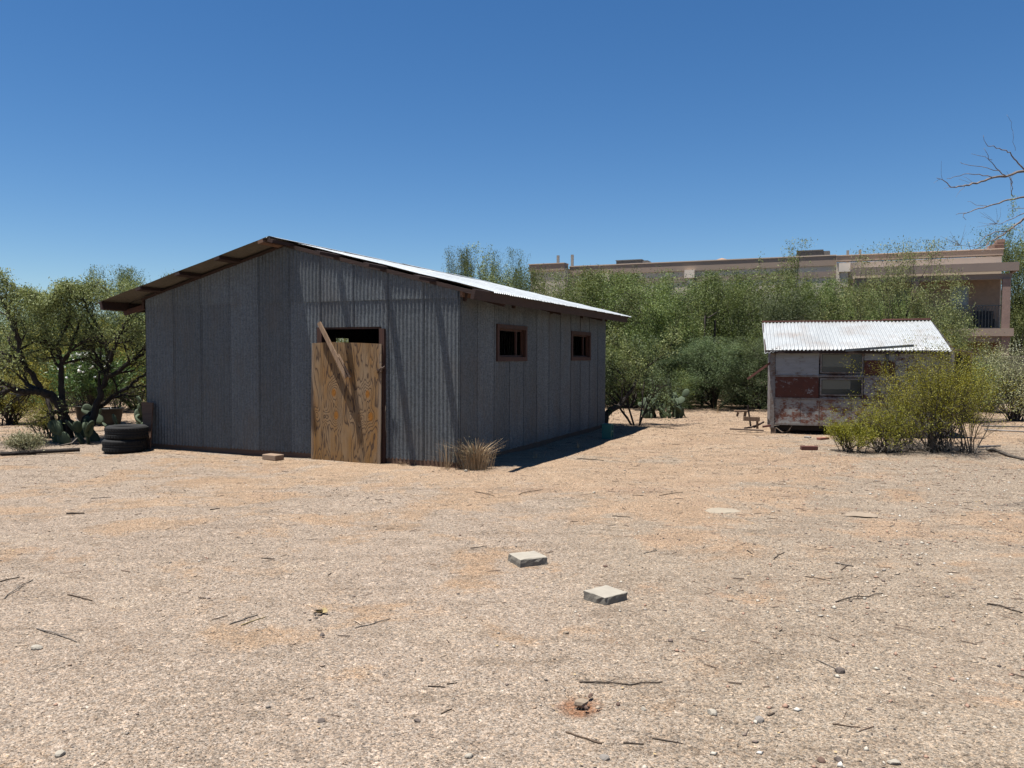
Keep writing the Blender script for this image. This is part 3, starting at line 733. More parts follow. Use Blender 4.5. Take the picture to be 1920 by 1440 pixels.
def specks():
    n = 90000; y = np.sqrt(rng.uniform(2.6**2, 26**2, n)); x = rng.uniform(-.8, .8, n)*y
    lu = -((x+.7648)*ca - (y-11.5865)*sa); lv = (x+.7648)*sa + (y-11.5865)*ca
    pat = np.sin(x*1.7 + 1.3*np.sin(y*.9))*np.sin(y*2.1 + np.sin(x*1.3)) + .6*np.sin(x*5 + y*3)*np.sin(y*4.3 - x*2)
    near = np.exp(-(((x - 6.8)/2.2)**2 + ((y - 13.8)/1.6)**2)) + np.exp(-(((x + 9)/3)**2 + ((y - 15)/2)**2)) + np.exp(-(((x - 3)/3)**2 + ((y - 19.5)/2.5)**2)) + (y > 22)
    k = ~((lu > -.05) & (lu < SW+.05) & (lv > -.02) & (lv < SL)) & (rng.uniform(0,1,n) < .22 + .3*np.clip(pat, 0, 1) + .22*(x > .22*y) + .7*near); x, y = x[k], y[k]; n = len(x)
    r = rng.uniform(.0014, .0065, n)*(1 + y*.05); a = rng.uniform(0, 6.28, n); el = rng.uniform(.3, 1, n)
    z0 = gz(x, y) + .006; V = []
    for j in range(4):
        t = a + j*math.pi/2; rr = r*(1 if j % 2 else el)*(1 + .25*rng.normal(0, 1, n))
        V.append(np.stack([x + np.cos(t)*rr*1.5, y + np.sin(t)*rr, z0 + rng.uniform(0, 1, n)*r*.9], -1))
    n_ = NT('dry_leaf_bits'); mat = n_.fin(n_.ramp(n_.attr(), [(0, (.035,.026,.02)), (.55, (.10,.07,.045)), (.85, (.20,.14,.08)), (1, (.34,.25,.12))]), .9)
    o = soup('leaf_litter', np.stack(V, 1), 4, mat, None, rng.uniform(0, 1, n))
    tag(o, kind='stuff'); o['label'] = 'small dark bits of dry leaf and bark strewn on the sand'; o['category'] = 'litter'
specks()

# ------------------------------------------------------------------ the old trailer
TY = .27
TR = empty('old_trailer', (5.50, 17.0, 0), -TY, 'small old boxy trailer with peeling white and rust-red panels and a corrugated metal roof', 'trailer')
WHITE_P = (.50, .52, .53); RUST = (.085, .019, .008)
PW = m_peel('peeling_white_panel', WHITE_P, (.16, .12, .10), .58, .05)
PR = m_peel('rust_red_panel', WHITE_P, RUST, .425, .025)
PM = m_peel('half_rusted_panel', (.50, .50, .48), (.14, .046, .024), .51, .035)
PM2 = m_peel('patchy_panel', (.50, .50, .51), (.085, .030, .02), .52, .03)
TRIM = m_peel('peeling_trim', (.38, .36, .34), (.13, .08, .055), .52, .05)
TLn = 3.50; TD = 1.85
zt = {0: 1.79, 1: 1.225, 2: .745, 3: .215}     # row lines
cx_ = [0.10, .98, 1.86, 2.42, 3.40]
def panel(name, x0, x1, z0, z1, mat, d=0.0, lab=None):
    mb = MB(); n_ = 8; xsn = np.linspace(x0, x1, n_)
    mb.box((x0, -d-.012, z0), (x1, .0-d, z1), rng.uniform(.3, .7), None, .0015)
    o = mb.build(name, mat, TR)
    if lab: o['label'] = lab
    return o
g = .012
panel('wall_panel', .10, .96, zt[1]+g, zt[0]-g, PW, lab='upper left panel in worn white paint')
panel('wall_panel', .10, .96, zt[2]+g, zt[1]-g, PR, lab='rust-red panel with a white scrape')
panel('wall_panel', .10, .60, zt[3], zt[2]-g, PM, lab='lower left panel of rust-streaked white paint')
panel('wall_panel', .613, 1.60, zt[3], zt[2]-g, PM, lab='lower middle panel of rust-streaked white paint')
panel('wall_panel', 1.613, 2.60, zt[3], zt[2]-g, PM)
panel('wall_panel', 2.613, 3.40, zt[3], zt[2]-g, PM2)
panel('wall_panel', 1.84, 2.42, zt[1]+g, zt[1]+.33, PR, lab='dark rust patch panel'); panel('wall_panel', 1.84, 2.42, zt[1]+.342, zt[0]-g, PW)
panel('wall_panel', 1.84, 2.42, zt[2]+g, zt[1]-g, PM2); panel('wall_panel', 2.44, 3.40, zt[1]+g, zt[0]-g, PM2, lab='upper right white panel with flaked dark paint'); panel('wall_panel', 2.44, 3.40, zt[2]+g, zt[1]-g, PM2)
mb = MB()
mb.box((.02, .0, zt[3]+.02), (TLn, .04, .745)); mb.box((.02, .0, .746), (.965, .04, 1.80)); mb.box((1.835, .0, .746), (TLn, .04, 1.80)); mb.box((.966, 0, 1.20), (1.834, .04, 1.265)); mb.box((.966, 0, .746), (1.834, .04, .80)); mb.box((.966, 0, 1.73), (1.834, .04, 1.80))
mb.box((.02, .041, .21), (.05, TD, 1.80)); mb.box((TLn-.03, .041, .21), (TLn, TD, 1.80)); mb.box((.02, TD+.001, .02), (TLn, TD+.03, 1.80)); mb.box((.05, .041, .20), (TLn-.03, TD, .23))
mb.add([(.02,.0,1.80),(.02,TD,1.80),(.02,TD,2.42),(TLn,.0,1.80),(TLn,TD,1.80),(TLn,TD,2.42)], [(0,1,2),(5,4,3),(1,4,5,2)], .3)
mb.build('body', PM2, TR)
mb = MB()     # corner posts, rails, battens
mb.box((-.005, -.03, .12), (.085, -.0005, 1.80), .6); mb.box((TLn-.09, -.03, .12), (TLn+.005, -.0005, 1.80), .4)
for z in (zt[1], zt[2]): mb.box((.09, -.024, z-.020), (TLn-.10, -.0005, z+.020), .5)
mb.box((.09, -.022, zt[0]-.03), (TLn-.10, -.0005, zt[0]+.02), .3); mb.box((.09, -.022, zt[3]-.03), (TLn-.1, -.0005, zt[3]+.012), .3)
mb.box((.962, -.023, zt[3]+.013), (.976, -.0125, zt[2]-.021), .3)
mb.build('trim', TRIM, TR)
# two long windows
GL = NT('grimy_glass'); GL.b.inputs['Roughness'].default_value = .12
GL.set(GL.b.inputs['Base Color'], GL.hsv((.022, .027, .032), val=GL.math('MULTIPLY_ADD', GL.noise(3, 4), 1.0, .5))); GL.set(GL.b.inputs['Roughness'], .18); GLASS = GL.m
BLIND = m_plain('faded_blind', (.26, .26, .20), .5, 0, .1)
for k, (z0, z1) in enumerate(((1.285, 1.715), (.82, 1.185))):
    mb = MB(); x0, x1 = .985, 1.82
    mb.box((x0, -.032, z0), (x0+.03, .02, z1), .8); mb.box((x1-.03, -.032, z0), (x1, .02, z1), .3); mb.box((x0+.03, -.030, z0), (x1-.03, .02, z0+.028), .8); mb.box((x0+.03, -.030, z1-.028), (x1-.03, .02, z1), .4)
    w = mb.build('window_frame', TRIM, TR); w['label'] = ('upper' if k == 0 else 'lower') + ' long window frame'
    mb = MB(); mb.box((x0+.03, -.004, z0+.028), (x1-.03, .002, z1-.028)); mb.build('pane', GLASS, w)
    mb = MB(); mb.box((x0+.05, -.0065, z0+.028+.11), (x1-.24, -.0045, z1-.04)); mb.build('blind', BLIND, w)
# lower window rust strip is the rail; roof
mb = MB(); per = .076; t = np.linspace(-.13, 3.42, 600); rows = 8; vs = []
for r in range(rows+1):
    q = r/rows; y = -.16 + q*1.86
    droop = -.055*np.exp(-((t+.13)/.22)**2)*(1-q)**3
    z = 1.775 + q*.665 + .013*np.cos(2*math.pi*t/per) + droop + .012*np.sin(t*1.3)*(1-q) + .022*q*(t/3.4) - .05*(q-.5)**2
    z = z + .004*np.sin(r*2.1 + t*5) + (np.abs(t-1.98) < .04)*.0
    vs.append(np.stack([t + .012*q*np.sin(t*3), np.full_like(t, y) + .012*np.sin(t*9)*(r == 0), z], -1))
m = len(t); mb.add(np.concatenate(vs), [(r*m+i, r*m+i+1, (r+1)*m+i+1, (r+1)*m+i) for r in range(rows) for i in range(m-1)], .6, True)
rf = mb.build('roof', ROOF_OLD, TR); sld = rf.modifiers.new('solid', 'SOLIDIFY'); sld.thickness = .002
RUSTM = m_peel('rusty_trim', (.30, .20, .16), (.13, .045, .03), .42, .06)
mb = MB(); mb.box((-.13, 1.66, 2.43), (2.5, 1.75, 2.462), .6, None, .003); mb.box((2.45, 1.64, 2.45), (3.42, 1.75, 2.487), .2, None, .003); mb.build('ridge_trim', RUSTM, rf)
mb = MB(); mb.beam((1.45, -.19, 1.765), (2.72, -.22, 1.862), .05, .05, tone=.4); gt = mb.build('gutter', m_plain('grey_gutter', (.20, .22, .24), .5, .5), TR)
mb = MB(); mb.tube([(2.245, -.10, 1.77), (2.26, -.06, 1.6), (2.275, -.05, 1.235)], .028, 10); mb.build('downspout', m_plain('grey_downspout', (.16, .17, .18), .6, .4), TR)
mb = MB(); mb.beam((-.12, -.13, 1.735), (3.38, -.13, 1.735), .03, .07, tone=.2); mb.beam((-.11, -.1, 1.72), (-.11, 1.6, 2.36), .03, .07, tone=.2); mb.beam((3.38, -.1, 1.72), (3.38, 1.6, 2.36), .03, .07, tone=.2); mb.build('eave_board', W_DARK, TR)
mb = MB(); mb.beam((.2, .12, .12), (3.35, .12, .12), .06, .1); mb.beam((.2, 1.6, .12), (3.35, 1.6, .12), .06, .1); mb.build('chassis', m_plain('rusty_steel', (.03, .02, .016), .8, .3), TR)
for x in (1.95,):
    for y in (.12, 1.5):
        w = MB(); w.lathe([(.10,-.07),(.24,-.08),(.28,-.05),(.285,0),(.28,.05),(.24,.08),(.10,.07),(.10,-.07)], 24); o = w.build('wheel', RUBBER, TR); o.rotation_euler = (R(90), 0, 0); o.location = (x, y, .27)
mb = MB(); mb.box((.02, -.02, -.02), (.12, .10, .12), .4); mb.box((3.2, .0, -.02), (3.35, .12, .07), .4); mb.build('support_block', W_GREY, TR)
mb = MB(); mb.box((2.0, .02, .02), (3.45, .03, .15), .4); mb.build('skirt', PM2, TR)
mb = MB(); mb.tube([(.45, .0, .18), (.38, -.02, .06), (.25, -.02, .03), (.12, -.01, .13)], .008, 5); mb.build('hose', W_GREY, TR)
mb = MB(); mb.beam((.62, -.005, .16), (.62, -.005, .03), .012, .012); mb.build('strap', W_GREY, TR)
# door frame hanging open at the right end
mb = MB(); mb.box((3.515, .05, .5), (3.56, .09, 1.72), .5); mb.box((3.80, .05, .5), (3.845, .09, 1.72), .7); mb.box((3.56, .05, 1.67), (3.80, .09, 1.72), .7); mb.box((3.56, .6, .5), (3.80, .63, 1.66), .1); mb.beam((3.5, -.02, 1.78), (3.80, .0, 1.73), .25, .03); mb.build('side_porch', W_GREY, TR); mb = MB(); mb.box((3.562, .10, .5), (3.798, .13, 1.668), .1); mb.build('doorway_shade', m_plain('doorway_shade_black', (.02, .018, .016), .8), TR)  # black panel fills the open doorway, standing in for its dark interior
# diagonal board leaning on the trailer's left end
mb = MB(); a = at(1441, 680, 17.0); b = at(1397, 711, 17.2)
c2, s2 = math.cos(TY), math.sin(TY)
mb = MB(); mb.beam((0, 0, 0), tuple(b - a), .05, .045, tone=.3); o = mb.build('awning_strut', RUSTM); o.parent = TR
MI = Matrix.Translation((5.50, 17.0, 0)) @ Matrix.Rotation(-TY, 4, 'Z')
o.matrix_parent_inverse = MI.inverted(); o.location = Vector(a) + Vector((0.08, 0.1, 0))

# hitch and wooden junk left of the trailer
def Wp(px, py, Y): return at(px, py, Y)
J = Wp(1412, 805, 17.2)
def jb(pxa, pya, pxb, pyb, w, h, name, label, cat, mat, Ya=17.2, Yb=None, dz=0):
    a = at(pxa, pya, Ya); b = at(pxb, pyb, Yb or Ya); c0 = (a+b)/2; mb = MB(); mb.beam(a-c0, b-c0, w, h, tone=.6)
    o = mb.build(name, mat); o.location = c0; tag(o, label, cat); return o
hc = at(1412, 800, 17.2)
stand = empty('wooden_stand', (hc[0], hc[1], 0), 0, 'low rickety stand of rough tan boards at the left end of the trailer', 'stand')
def part(name, mb, mat):
    return mb.build(name, mat, stand)
def lp(px, py, Y=17.2):
    p = at(px, py, Y); return (p[0]-hc[0], p[1]-hc[1], p[2])
mb = MB(); mb.beam(lp(1377, 771, 17.4), lp(1401, 771, 17.4), .10, .035, tone=.9); part('top_board', mb, W_PLANK)
mb = MB(); mb.beam(lp(1384, 773, 17.4), lp(1382, 781, 17.4), .03, .04); part('bracket', mb, W_PLANK)
mb = MB(); mb.beam(lp(1394, 785), lp(1424, 786), .06, .09, tone=.7); part('cross_board', mb, W_PLANK)
mb = MB(); mb.beam(lp(1396, 782, 17.4), lp(1398, 771, 17.4), .05, .05, tone=.7); part('bracket', mb, W_PLANK)
mb = MB(); mb.beam(lp(1402, 760), lp(1408, 803), .03, .03, (1,0,0), tone=.1); part('upright', mb, W_DARK)
mb = MB(); mb.beam(lp(1420, 788), lp(1420, 804), .04, .04, (1,0,0), tone=.6); part('upright', mb, W_PLANK)
for k, lb in enumerate(('dark scrap board in the heap in front of the wooden stand, lowest one', 'grey scrap board crossing the heap in front of the wooden stand', 'dark scrap board at the back of the heap by the wooden stand')):
    mb = MB(); mb.beam(lp(1396+k*9, 803-k, 17+k*.1), lp(1418+k*7, 799 - (k % 3)*4, 17.3+k*.1), .03, .03, tone=.2); o = mb.build('scrap_board', W_GREY if k % 2 else W_DARK)
    o.location = (hc[0], hc[1], 0); tag(o, lb, 'board')
jb(1368, 804, 1432, 807, .10, .03, 'board', 'flat weathered board lying on the sand in front of the wooden stand', 'board', W_GREY, 16.8, 16.6)
jb(1430, 800, 1445, 798, .05, .04, 'rusty_bar', 'short rusty red bar poking out beside the trailer corner', 'bar', RUSTM, 16.9)
p = ground(1517, 844); mb = MB(); mb.box((-.14, -.05, 0), (.14, .05, .07))
put('red_brick', mb, m_plain('dark_red_brick', (.19, .065, .045), .9), p[0], p[1], 'dark red brick lying on the sand in front of the trailer', 'brick', rz=-.1, bevel=.006)
p = ground(1515, 820); put('stone', rockmesh(.09, .45, 2, .1, 77), ST['grey'], p[0], p[1], 'grey stone on the sand right under the front of the trailer', 'stone')
p = ground(1543, 823); mb = MB(); mb.box((-.13, -.05, 0), (.13, .05, .05)); put('red_brick', mb, m_plain('pink_brick', (.42, .16, .11), .9), p[0], p[1], 'pinkish brick half buried in front of the trailer, beside the bush', 'brick', rz=.5, bevel=.006, z=-.02)

# ------------------------------------------------------------------ two-storey house behind
HY = .40; HZ = empty('stucco_house', (23.4, 38.5, 0), -HY, 'long two-storey tan stucco house with flat parapet roof and a covered balcony, behind the trees', 'house')
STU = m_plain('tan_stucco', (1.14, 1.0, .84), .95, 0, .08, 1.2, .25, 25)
CAP = m_plain('brown_cap', (.60, .46, .36), .9, 0, .08, 2)
DSTU = m_plain('brown_stucco', (.46, .36, .30), .9, 0, .1, 1)
TOPS = m_plain('pale_ledge', (1.1, .88, .70), .9, 0, .08)
def hbox(name, t0, t1, y0, y1, z0, z1, mat, parent=None, ton=.5):
    mb = MB(); mb.box((-t1, y0, z0), (-t0, y1, z1), ton); return mb.build(name, mat, parent or HZ)
hbox('wall', 7.3, 21.8, 0, 9, 0, 6.62, STU); hbox('wall', 21.81, 24.0, -.6, 8, 0, 6.75, STU); hbox('wall', 0, 7.29, -.35, 9, 0, 6.45, STU)
hbox('parapet', 7.3, 21.75, -.06, .3, 6.35, 6.85, CAP); hbox('parapet', 21.85, 24.05, -.68, .0, 6.6, 7.0, CAP)
hbox('parapet', -.05, 7.29, -.42, .0, 6.5, 6.78, CAP); hbox('parapet', -.05, .3, .01, 9, 6.5, 6.76, CAP)
hbox('coping', 7.3, 21.75, -.09, .33, 6.851, 6.90, TOPS); hbox('coping', -.08, 7.29, -.45, .03, 6.781, 6.82, TOPS); hbox('coping', 21.83, 24.1, -.72, .05, 7.001, 7.04, TOPS)
hbox('band', 7.3, 21.75, -.04, -.001, 5.75, 6.05, DSTU, ton=.7)
# corner ornament
mb = MB(); mb.box((-.55, -.4, 6.83), (.08, .3, 6.98)); mb.box((-.32, -.42, 6.98), (.08, .3, 7.10)); mb.box((-.22, -.43, 7.10), (.10, .3, 7.25)); mb.build('corner_ornament', m_plain('pink_stucco', (.52, .33, .25), .9), HZ)
# balcony: roof, posts, floor, rail, inner wall
hbox('balcony_roof', -.4, 6.5, -1.9, -.43, 5.86, 5.98, TOPS); hbox('fascia', -.45, 6.55, -2.0, -1.88, 5.60, 5.99, DSTU); hbox('fascia', -.45, -.33, -1.879, -.44, 5.60, 5.99, DSTU)
hbox('beam', -.2, 6.4, -1.8, -1.6, 5.25, 5.50, DSTU)
for t in (-.15, 3.6, 6.2):
    hbox('post', t, t+.32, -1.9, -1.62, 0, 5.25, m_plain('mauve_post', (.50, .34, .28), .9))
hbox('balcony_floor', -.3, 6.5, -2.0, -.36, 2.62, 2.98, CAP); hbox('beam', -.2, 6.4, -1.85, -1.6, 2.38, 2.61, DSTU)
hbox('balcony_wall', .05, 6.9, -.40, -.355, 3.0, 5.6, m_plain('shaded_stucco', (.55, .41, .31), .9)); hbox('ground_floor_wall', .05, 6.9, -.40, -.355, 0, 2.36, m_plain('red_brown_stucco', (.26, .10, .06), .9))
mb = MB()
for t in np.arange(-.10, 6.3, .13): mb.box((-t-.011, -1.80, 3.02), (-t+.011, -1.775, 4.02))
mb.box((-6.4, -1.81, 4.02), (.15, -1.765, 4.07)); mb.box((-6.4, -1.81, 2.99), (.15, -1.765, 3.02)); mb.build('railing', m_plain('dark_rail', (.08, .09, .10), .5, .5), HZ)
w = hbox('window', 1.35, 2.15, -.46, -.402, 3.9, 5.1, m_plain('window_frame_white', (.55, .55, .53), .6)); mb = MB(); mb.box((-2.08, -.475, 3.96), (-1.42, -.461, 5.04)); mb.build('pane', m_plain('pale_pane', (.36, .42, .47), .15), w)
w = hbox('window', 3.9, 4.9, -.46, -.402, 3.2, 5.0, m_plain('door_frame_brown', (.12, .08, .06), .6)); mb = MB(); mb.box((-4.82, -.475, 3.25), (-3.98, -.461, 4.92)); mb.build('pane', GLASS, w)
mb = MB(); mb.box((-1.15, -1.2, 2.99), (-.35, -.7, 3.45), .2); mb.box((-1.15, -.7, 2.99), (-.35, -.6, 3.85), .2); o = mb.build('balcony_chair', m_plain('dark_chair', (.03, .03, .035), .6)); o.location = HZ.location; o.rotation_euler = HZ.rotation_euler; tag(o, 'dark chair on the balcony of the tan house behind the railing', 'chair')
# buttress-like water spouts on the long wall
for t, y in ((6.75, -.36), (14.6, 0), (19.4, 0)):
    mb = MB(); mb.box((-t-.42, y-.30, 5.95), (-t+.12, y, 6.38), .9); mb.box((-t-.32, y-.22, 5.2), (-t+.02, y, 5.95), .6); mb.box((-t-.25, y-.12, 0), (-t-.05, y, 5.2), .4); mb.build('downspout_box', STU, HZ)
for t in (6.6, 7.2): hbox('vent_pipe', t-.5, t-.36, 2, 2.14, 6.3, 7.35, m_plain('vent_metal', (.45, .42, .38), .6))
for t in (21.9, 22.8): hbox('vent_pipe', t, t+.14, 1, 1.14, 6.6, 7.7, m_plain('vent_metal', (.45, .42, .38), .6))
for t0, t1, z1 in ((17.8, 19.3, 7.22), (8.0, 9.3, 7.3)):
    mb = MB(); mb.box((-t1, 1.2, 6.6), (-t0, 2.4, z1), .3); mb.box((-t1-.03, 1.17, z1), (-t0+.03, 2.43, z1+.05), .9); mb.box((-t0-.01, 1.3, 6.7), (-t0+.35, 2.2, z1-.02), 1.0); mb.build('air_conditioner', m_plain('ac_metal', (.20, .19, .18), .7, .2), HZ)
mb = MB(); mb.lathe([(.62, 0), (.60, .2), (.5, .38), (.3, .52), (.02, .6)], 20, (-13.5, 3.0, 6.74)); mb.build('dome', m_plain('orange_dome', (.60, .36, .22), .8), HZ)

# block wall at the right
BW = NT('grey_block_wall'); br = BW.N.new('ShaderNodeTexBrick'); br.inputs['Scale'].default_value = 1; br.inputs['Brick Width'].default_value = .4; br.inputs['Row Height'].default_value = .2; br.inputs['Mortar Size'].default_value = .012
br.inputs['Color1'].default_value = (.16,.135,.115,1); br.inputs['Color2'].default_value = (.18,.155,.13,1); br.inputs['Mortar'].default_value = (.10,.09,.08,1)
sx = BW.N.new('ShaderNodeCombineXYZ'); ss = BW.sep(BW.co); BW.L.new(ss[0], sx.inputs[0]); BW.L.new(ss[2], sx.inputs[1]); BW.L.new(sx.outputs[0], br.inputs['Vector'])
bwm = BW.fin(BW.hsv(br.outputs[0], val=BW.math('MULTIPLY_ADD', BW.noise(1.2, 4), .6, .7)), .95, 0, BW.bump(br.outputs['Fac'], -.4, .01))
mb = MB(); mb.box((-6.5, 0, -.1), (12, .2, 1.62)); o = mb.build('block_wall', bwm); o.location = (18.5, 28.2, 0); o.rotation_euler = (0, 0, -.12); tag(o, 'weathered grey concrete block wall at the right behind the bushes', 'wall')
mb = MB(); mb.box((-6.52, -.02, 1.621), (12, .22, 1.70)); cp = mb.build('coping', bwm, o)
# white parked trailer glimpsed beyond the wall
ws = empty('white_shed', (27.4, 41.0, 0), -HY, 'small white outbuilding glimpsed beyond the block wall at the far right', 'shed')
mb = MB(); mb.box((0, 0, 0), (4, 3, 2.25)); mb.build('wall', m_plain('white_siding', (.62, .64, .66), .6), ws)
mb = MB(); mb.box((-.15, -.15, 2.251), (4.15, 3.15, 2.38), .8); mb.build('roof', m_plain('white_roof', (.75, .76, .78), .5), ws)

# ------------------------------------------------------------------ vegetation
UP = np.array([0, 0, 1.0])
def unit(v): return v / (np.linalg.norm(v) + 1e-9)
class Plant:
    cap = None
    @staticmethod
    def capf(q): return .22*math.sin(1.7*q[0]+.5) + .14*math.sin(4.3*q[0] + 2*q[1]) + .08*math.sin(11*q[0] + 5*q[1])
    def __init__(s, seed): s.r = np.random.default_rng(seed); s.wood = MB(); s.tw = []
    def grow(s, p, d, L, r, lvl, maxl, kids, spread, wander, grav, shrink=.66, side=5, env=None, leaf_from=None, dens=1.0):
        n = 5 if lvl < 2 else 4
        pts = [np.array(p, float)]; d = unit(np.array(d, float)); step = L/(n-1)
        for i in range(n-1):
            d = unit(d + s.r.normal(0, wander, 3) + UP*grav*(1 if lvl else .3))
            q = pts[-1] + d*step
            if s.cap is not None and q[2] > s.cap + s.capf(q): q[2] = s.cap + s.capf(q) - s.r.uniform(0, .06); d[2] = -abs(d[2])*.4
            if q[2] < .06: q[2] = .06 + s.r.uniform(0, .05); d[2] = abs(d[2])
            pts.append(q)
        pts = np.array(pts); rr = np.linspace(r, r*.55, n)
        if r > .0015: s.wood.tube(pts, rr, max(3, side - lvl), .5, False)
        if leaf_from is None: leaf_from = maxl - 1
        if lvl >= leaf_from: s.tw.append((pts, lvl))
        if lvl < maxl:
            k = kids[min(lvl, len(kids)-1)]
            for j in range(k):
                t = (j + s.r.uniform(.3, 1.0))/k*.75 + .25; t = min(t, .999)
                idx = t*(n-1); i0 = int(idx); q = pts[i0] + (pts[min(i0+1, n-1)] - pts[i0])*(idx - i0)
                dd = unit(pts[min(i0+1, n-1)] - pts[i0]) if i0 < n-1 else d
                side_ = unit(np.cross(dd, s.r.normal(0, 1, 3)))
                a = spread*s.r.uniform(.6, 1.25)
                s.grow(q, dd*math.cos(a) + side_*math.sin(a), L*shrink*s.r.uniform(.75, 1.2), max(rr[min(i0, n-1)]*.55, .001), lvl+1, maxl, kids, spread, wander, grav, shrink, side, env, leaf_from)
    def leaves(s, per, size, spread, droop=0.0, ratio=.35, zmin=.05, jit=.6):
        """small elongated leaf faces along every twig; ends curl down with droop"""
        out = []; tone = []
        for pts, lvl in s.tw:
            n = max(2, int(per*(s.r.uniform(.6, 1.3))))
            t = s.r.uniform(.1, 1.08, n)*(len(pts)-1); i = np.clip(t.astype(int), 0, len(pts)-2); f = (t - i)[:,None]
            c = pts[i]*(1-f) + pts[i+1]*f + s.r.normal(0, 1, (n,3))*spread*np.array([1,1,.8])
            ax = unit(pts[-1] - pts[0])[None]*.3 + s.r.normal(0, jit, (n,3)); ax[:,2] -= droop; ax /= np.linalg.norm(ax, axis=1, keepdims=True)
            sd = np.cross(ax, s.r.normal(0, 1, (n,3)) + UP[None]*.7); sd /= (np.linalg.norm(sd, axis=1, keepdims=True)+1e-9)
            L = size*s.r.uniform(.6, 1.4, n)[:,None]; w = L*ratio
            V = np.stack([c, c + ax*L*.5 + sd*w*.5, c + ax*L, c + ax*L*.5 - sd*w*.5], 1)
            out.append(V); tb = s.r.uniform(.15, .85); tone.append(np.clip(tb + s.r.normal(0, .18, n), 0, 1))
        V = np.concatenate(out); T = np.concatenate(tone); k = V[...,2].min(1) > zmin
        return V[k], T[k]

def mk_proto(name, seed, H, Wd, mat, bark, stems=5, per=28, size=.055, spread=.10, kids=(4,4,4,3), maxl=4, up=.05, low=.5, ratio=.38, droop=.15):
    P = Plant(seed); r = P.r
    for k in range(stems):
        a = 6.283*k/stems + r.uniform(-.4, .4); tilt = r.uniform(.1, 1.2)
        d = (math.cos(a)*math.sin(tilt), math.sin(a)*math.sin(tilt), math.cos(tilt))
        P.grow((.08*math.cos(a), .08*math.sin(a), -.05), d, H*.46*r.uniform(.8, 1.15), .05*H/4, 0, maxl, kids, .62, .16, up, .66, 6)
    V, T = P.leaves(per, size, spread, droop, ratio)
    c_ = V[:,0]; q = np.sin(c_[:,0]*4.1 + 1.3*np.sin(c_[:,2]*2.7 + seed))*np.sin(c_[:,1]*3.9 + 1.1*np.sin(c_[:,0]*2.3)) + .9*np.sin(c_[:,2]*4.7 + 1.7*np.sin(c_[:,1]*2.9 + seed)) + .5*np.sin(c_[:,0]*9 + c_[:,2]*8)*np.sin(c_[:,1]*10 - c_[:,2]*5)
    kp = r.uniform(0, 1, len(V)) < np.clip(.68 + .55*q, .07, 1); V = V[kp]; T = np.clip(T[kp] + .13*q[kp], 0, 1)
    allv = V.reshape(-1, 3); zc = np.percentile(allv[:,2], 98); xc = np.percentile(np.abs(allv[:,:2]), 93)
    kp = (V[:,0,2] < zc*1.03) & (np.abs(V[:,0,:2]).max(1) < xc*1.5); V = V[kp]; T = T[kp]; S = np.array([Wd/2/xc, Wd/2/xc, H/zc])
    for w_ in P.wood.v: w_[:,2] = np.where(w_[:,2] > zc*.99, zc*.99 + (w_[:,2] - zc*.99)*.1, w_[:,2])
    P.wood.v = [w*S for w in P.wood.v]; c = V.mean(1, keepdims=True); V = c*S + (V - c)
    return P.wood, V, T, mat, bark
def realise(pr, name, x, y, rz, sc, label, cat, group=None, z=None):
    wood, V, T, mat, bark = pr
    t = empty(name, (x, y, float(gz(x, y)) if z is None else z), rz, label, cat, group); t.scale = sc
    wood.build('trunk' if 'tree' in name else 'stem', bark, t); soup('crown' if 'tree' in name else 'foliage', V, 4, mat, t, T)
    return t
protos = [mk_proto('a', 11, 4.6, 4.2, LEAF_B, BARK, 8, 54, .058, .14, up=.0), mk_proto('b', 12, 4.6, 4.0, LEAF_B, BARK, 8, 54, .058, .14, up=-.01),
          mk_proto('c', 13, 4.6, 3.8, LEAF_D, BARK, 8, 50, .055, .14, up=.0)]
airy = mk_proto('d', 14, 4.8, 2.6, LEAF_M, BARK, 8, 34, .055, .11, kids=(4,3,3,3), up=.08)
made = {}
def belt(k, px, Y, top, width, label, name='mesquite_tree', rz=0.0, group='trees standing behind the yard', native=None, cat='tree'):
    pr = (protos + [airy])[k]; w0 = (4.2, 4.0, 3.8, 2.6)[k]; h0 = (4.6, 4.6, 4.6, 4.8)[k]
    x = (px - 960)/FPX*Y; h = (CAMH + (668 - top)/FPX*Y)*(1.0 if px < 1260 else 1.05 if k < 3 else 1.0); w = width/FPX*Y
    sc = (w/w0, w/w0, h/h0)
    if (k, name) not in made:
        made[(k, name)] = realise(pr, name, x, Y, rz, sc, label, cat, group); return made[(k, name)]
    t = copy_tree(made[(k, name)]); t.location = (x, Y, 0); t.rotation_euler = (0, 0, rz); t.scale = sc; tag(t, label, cat, group); return t
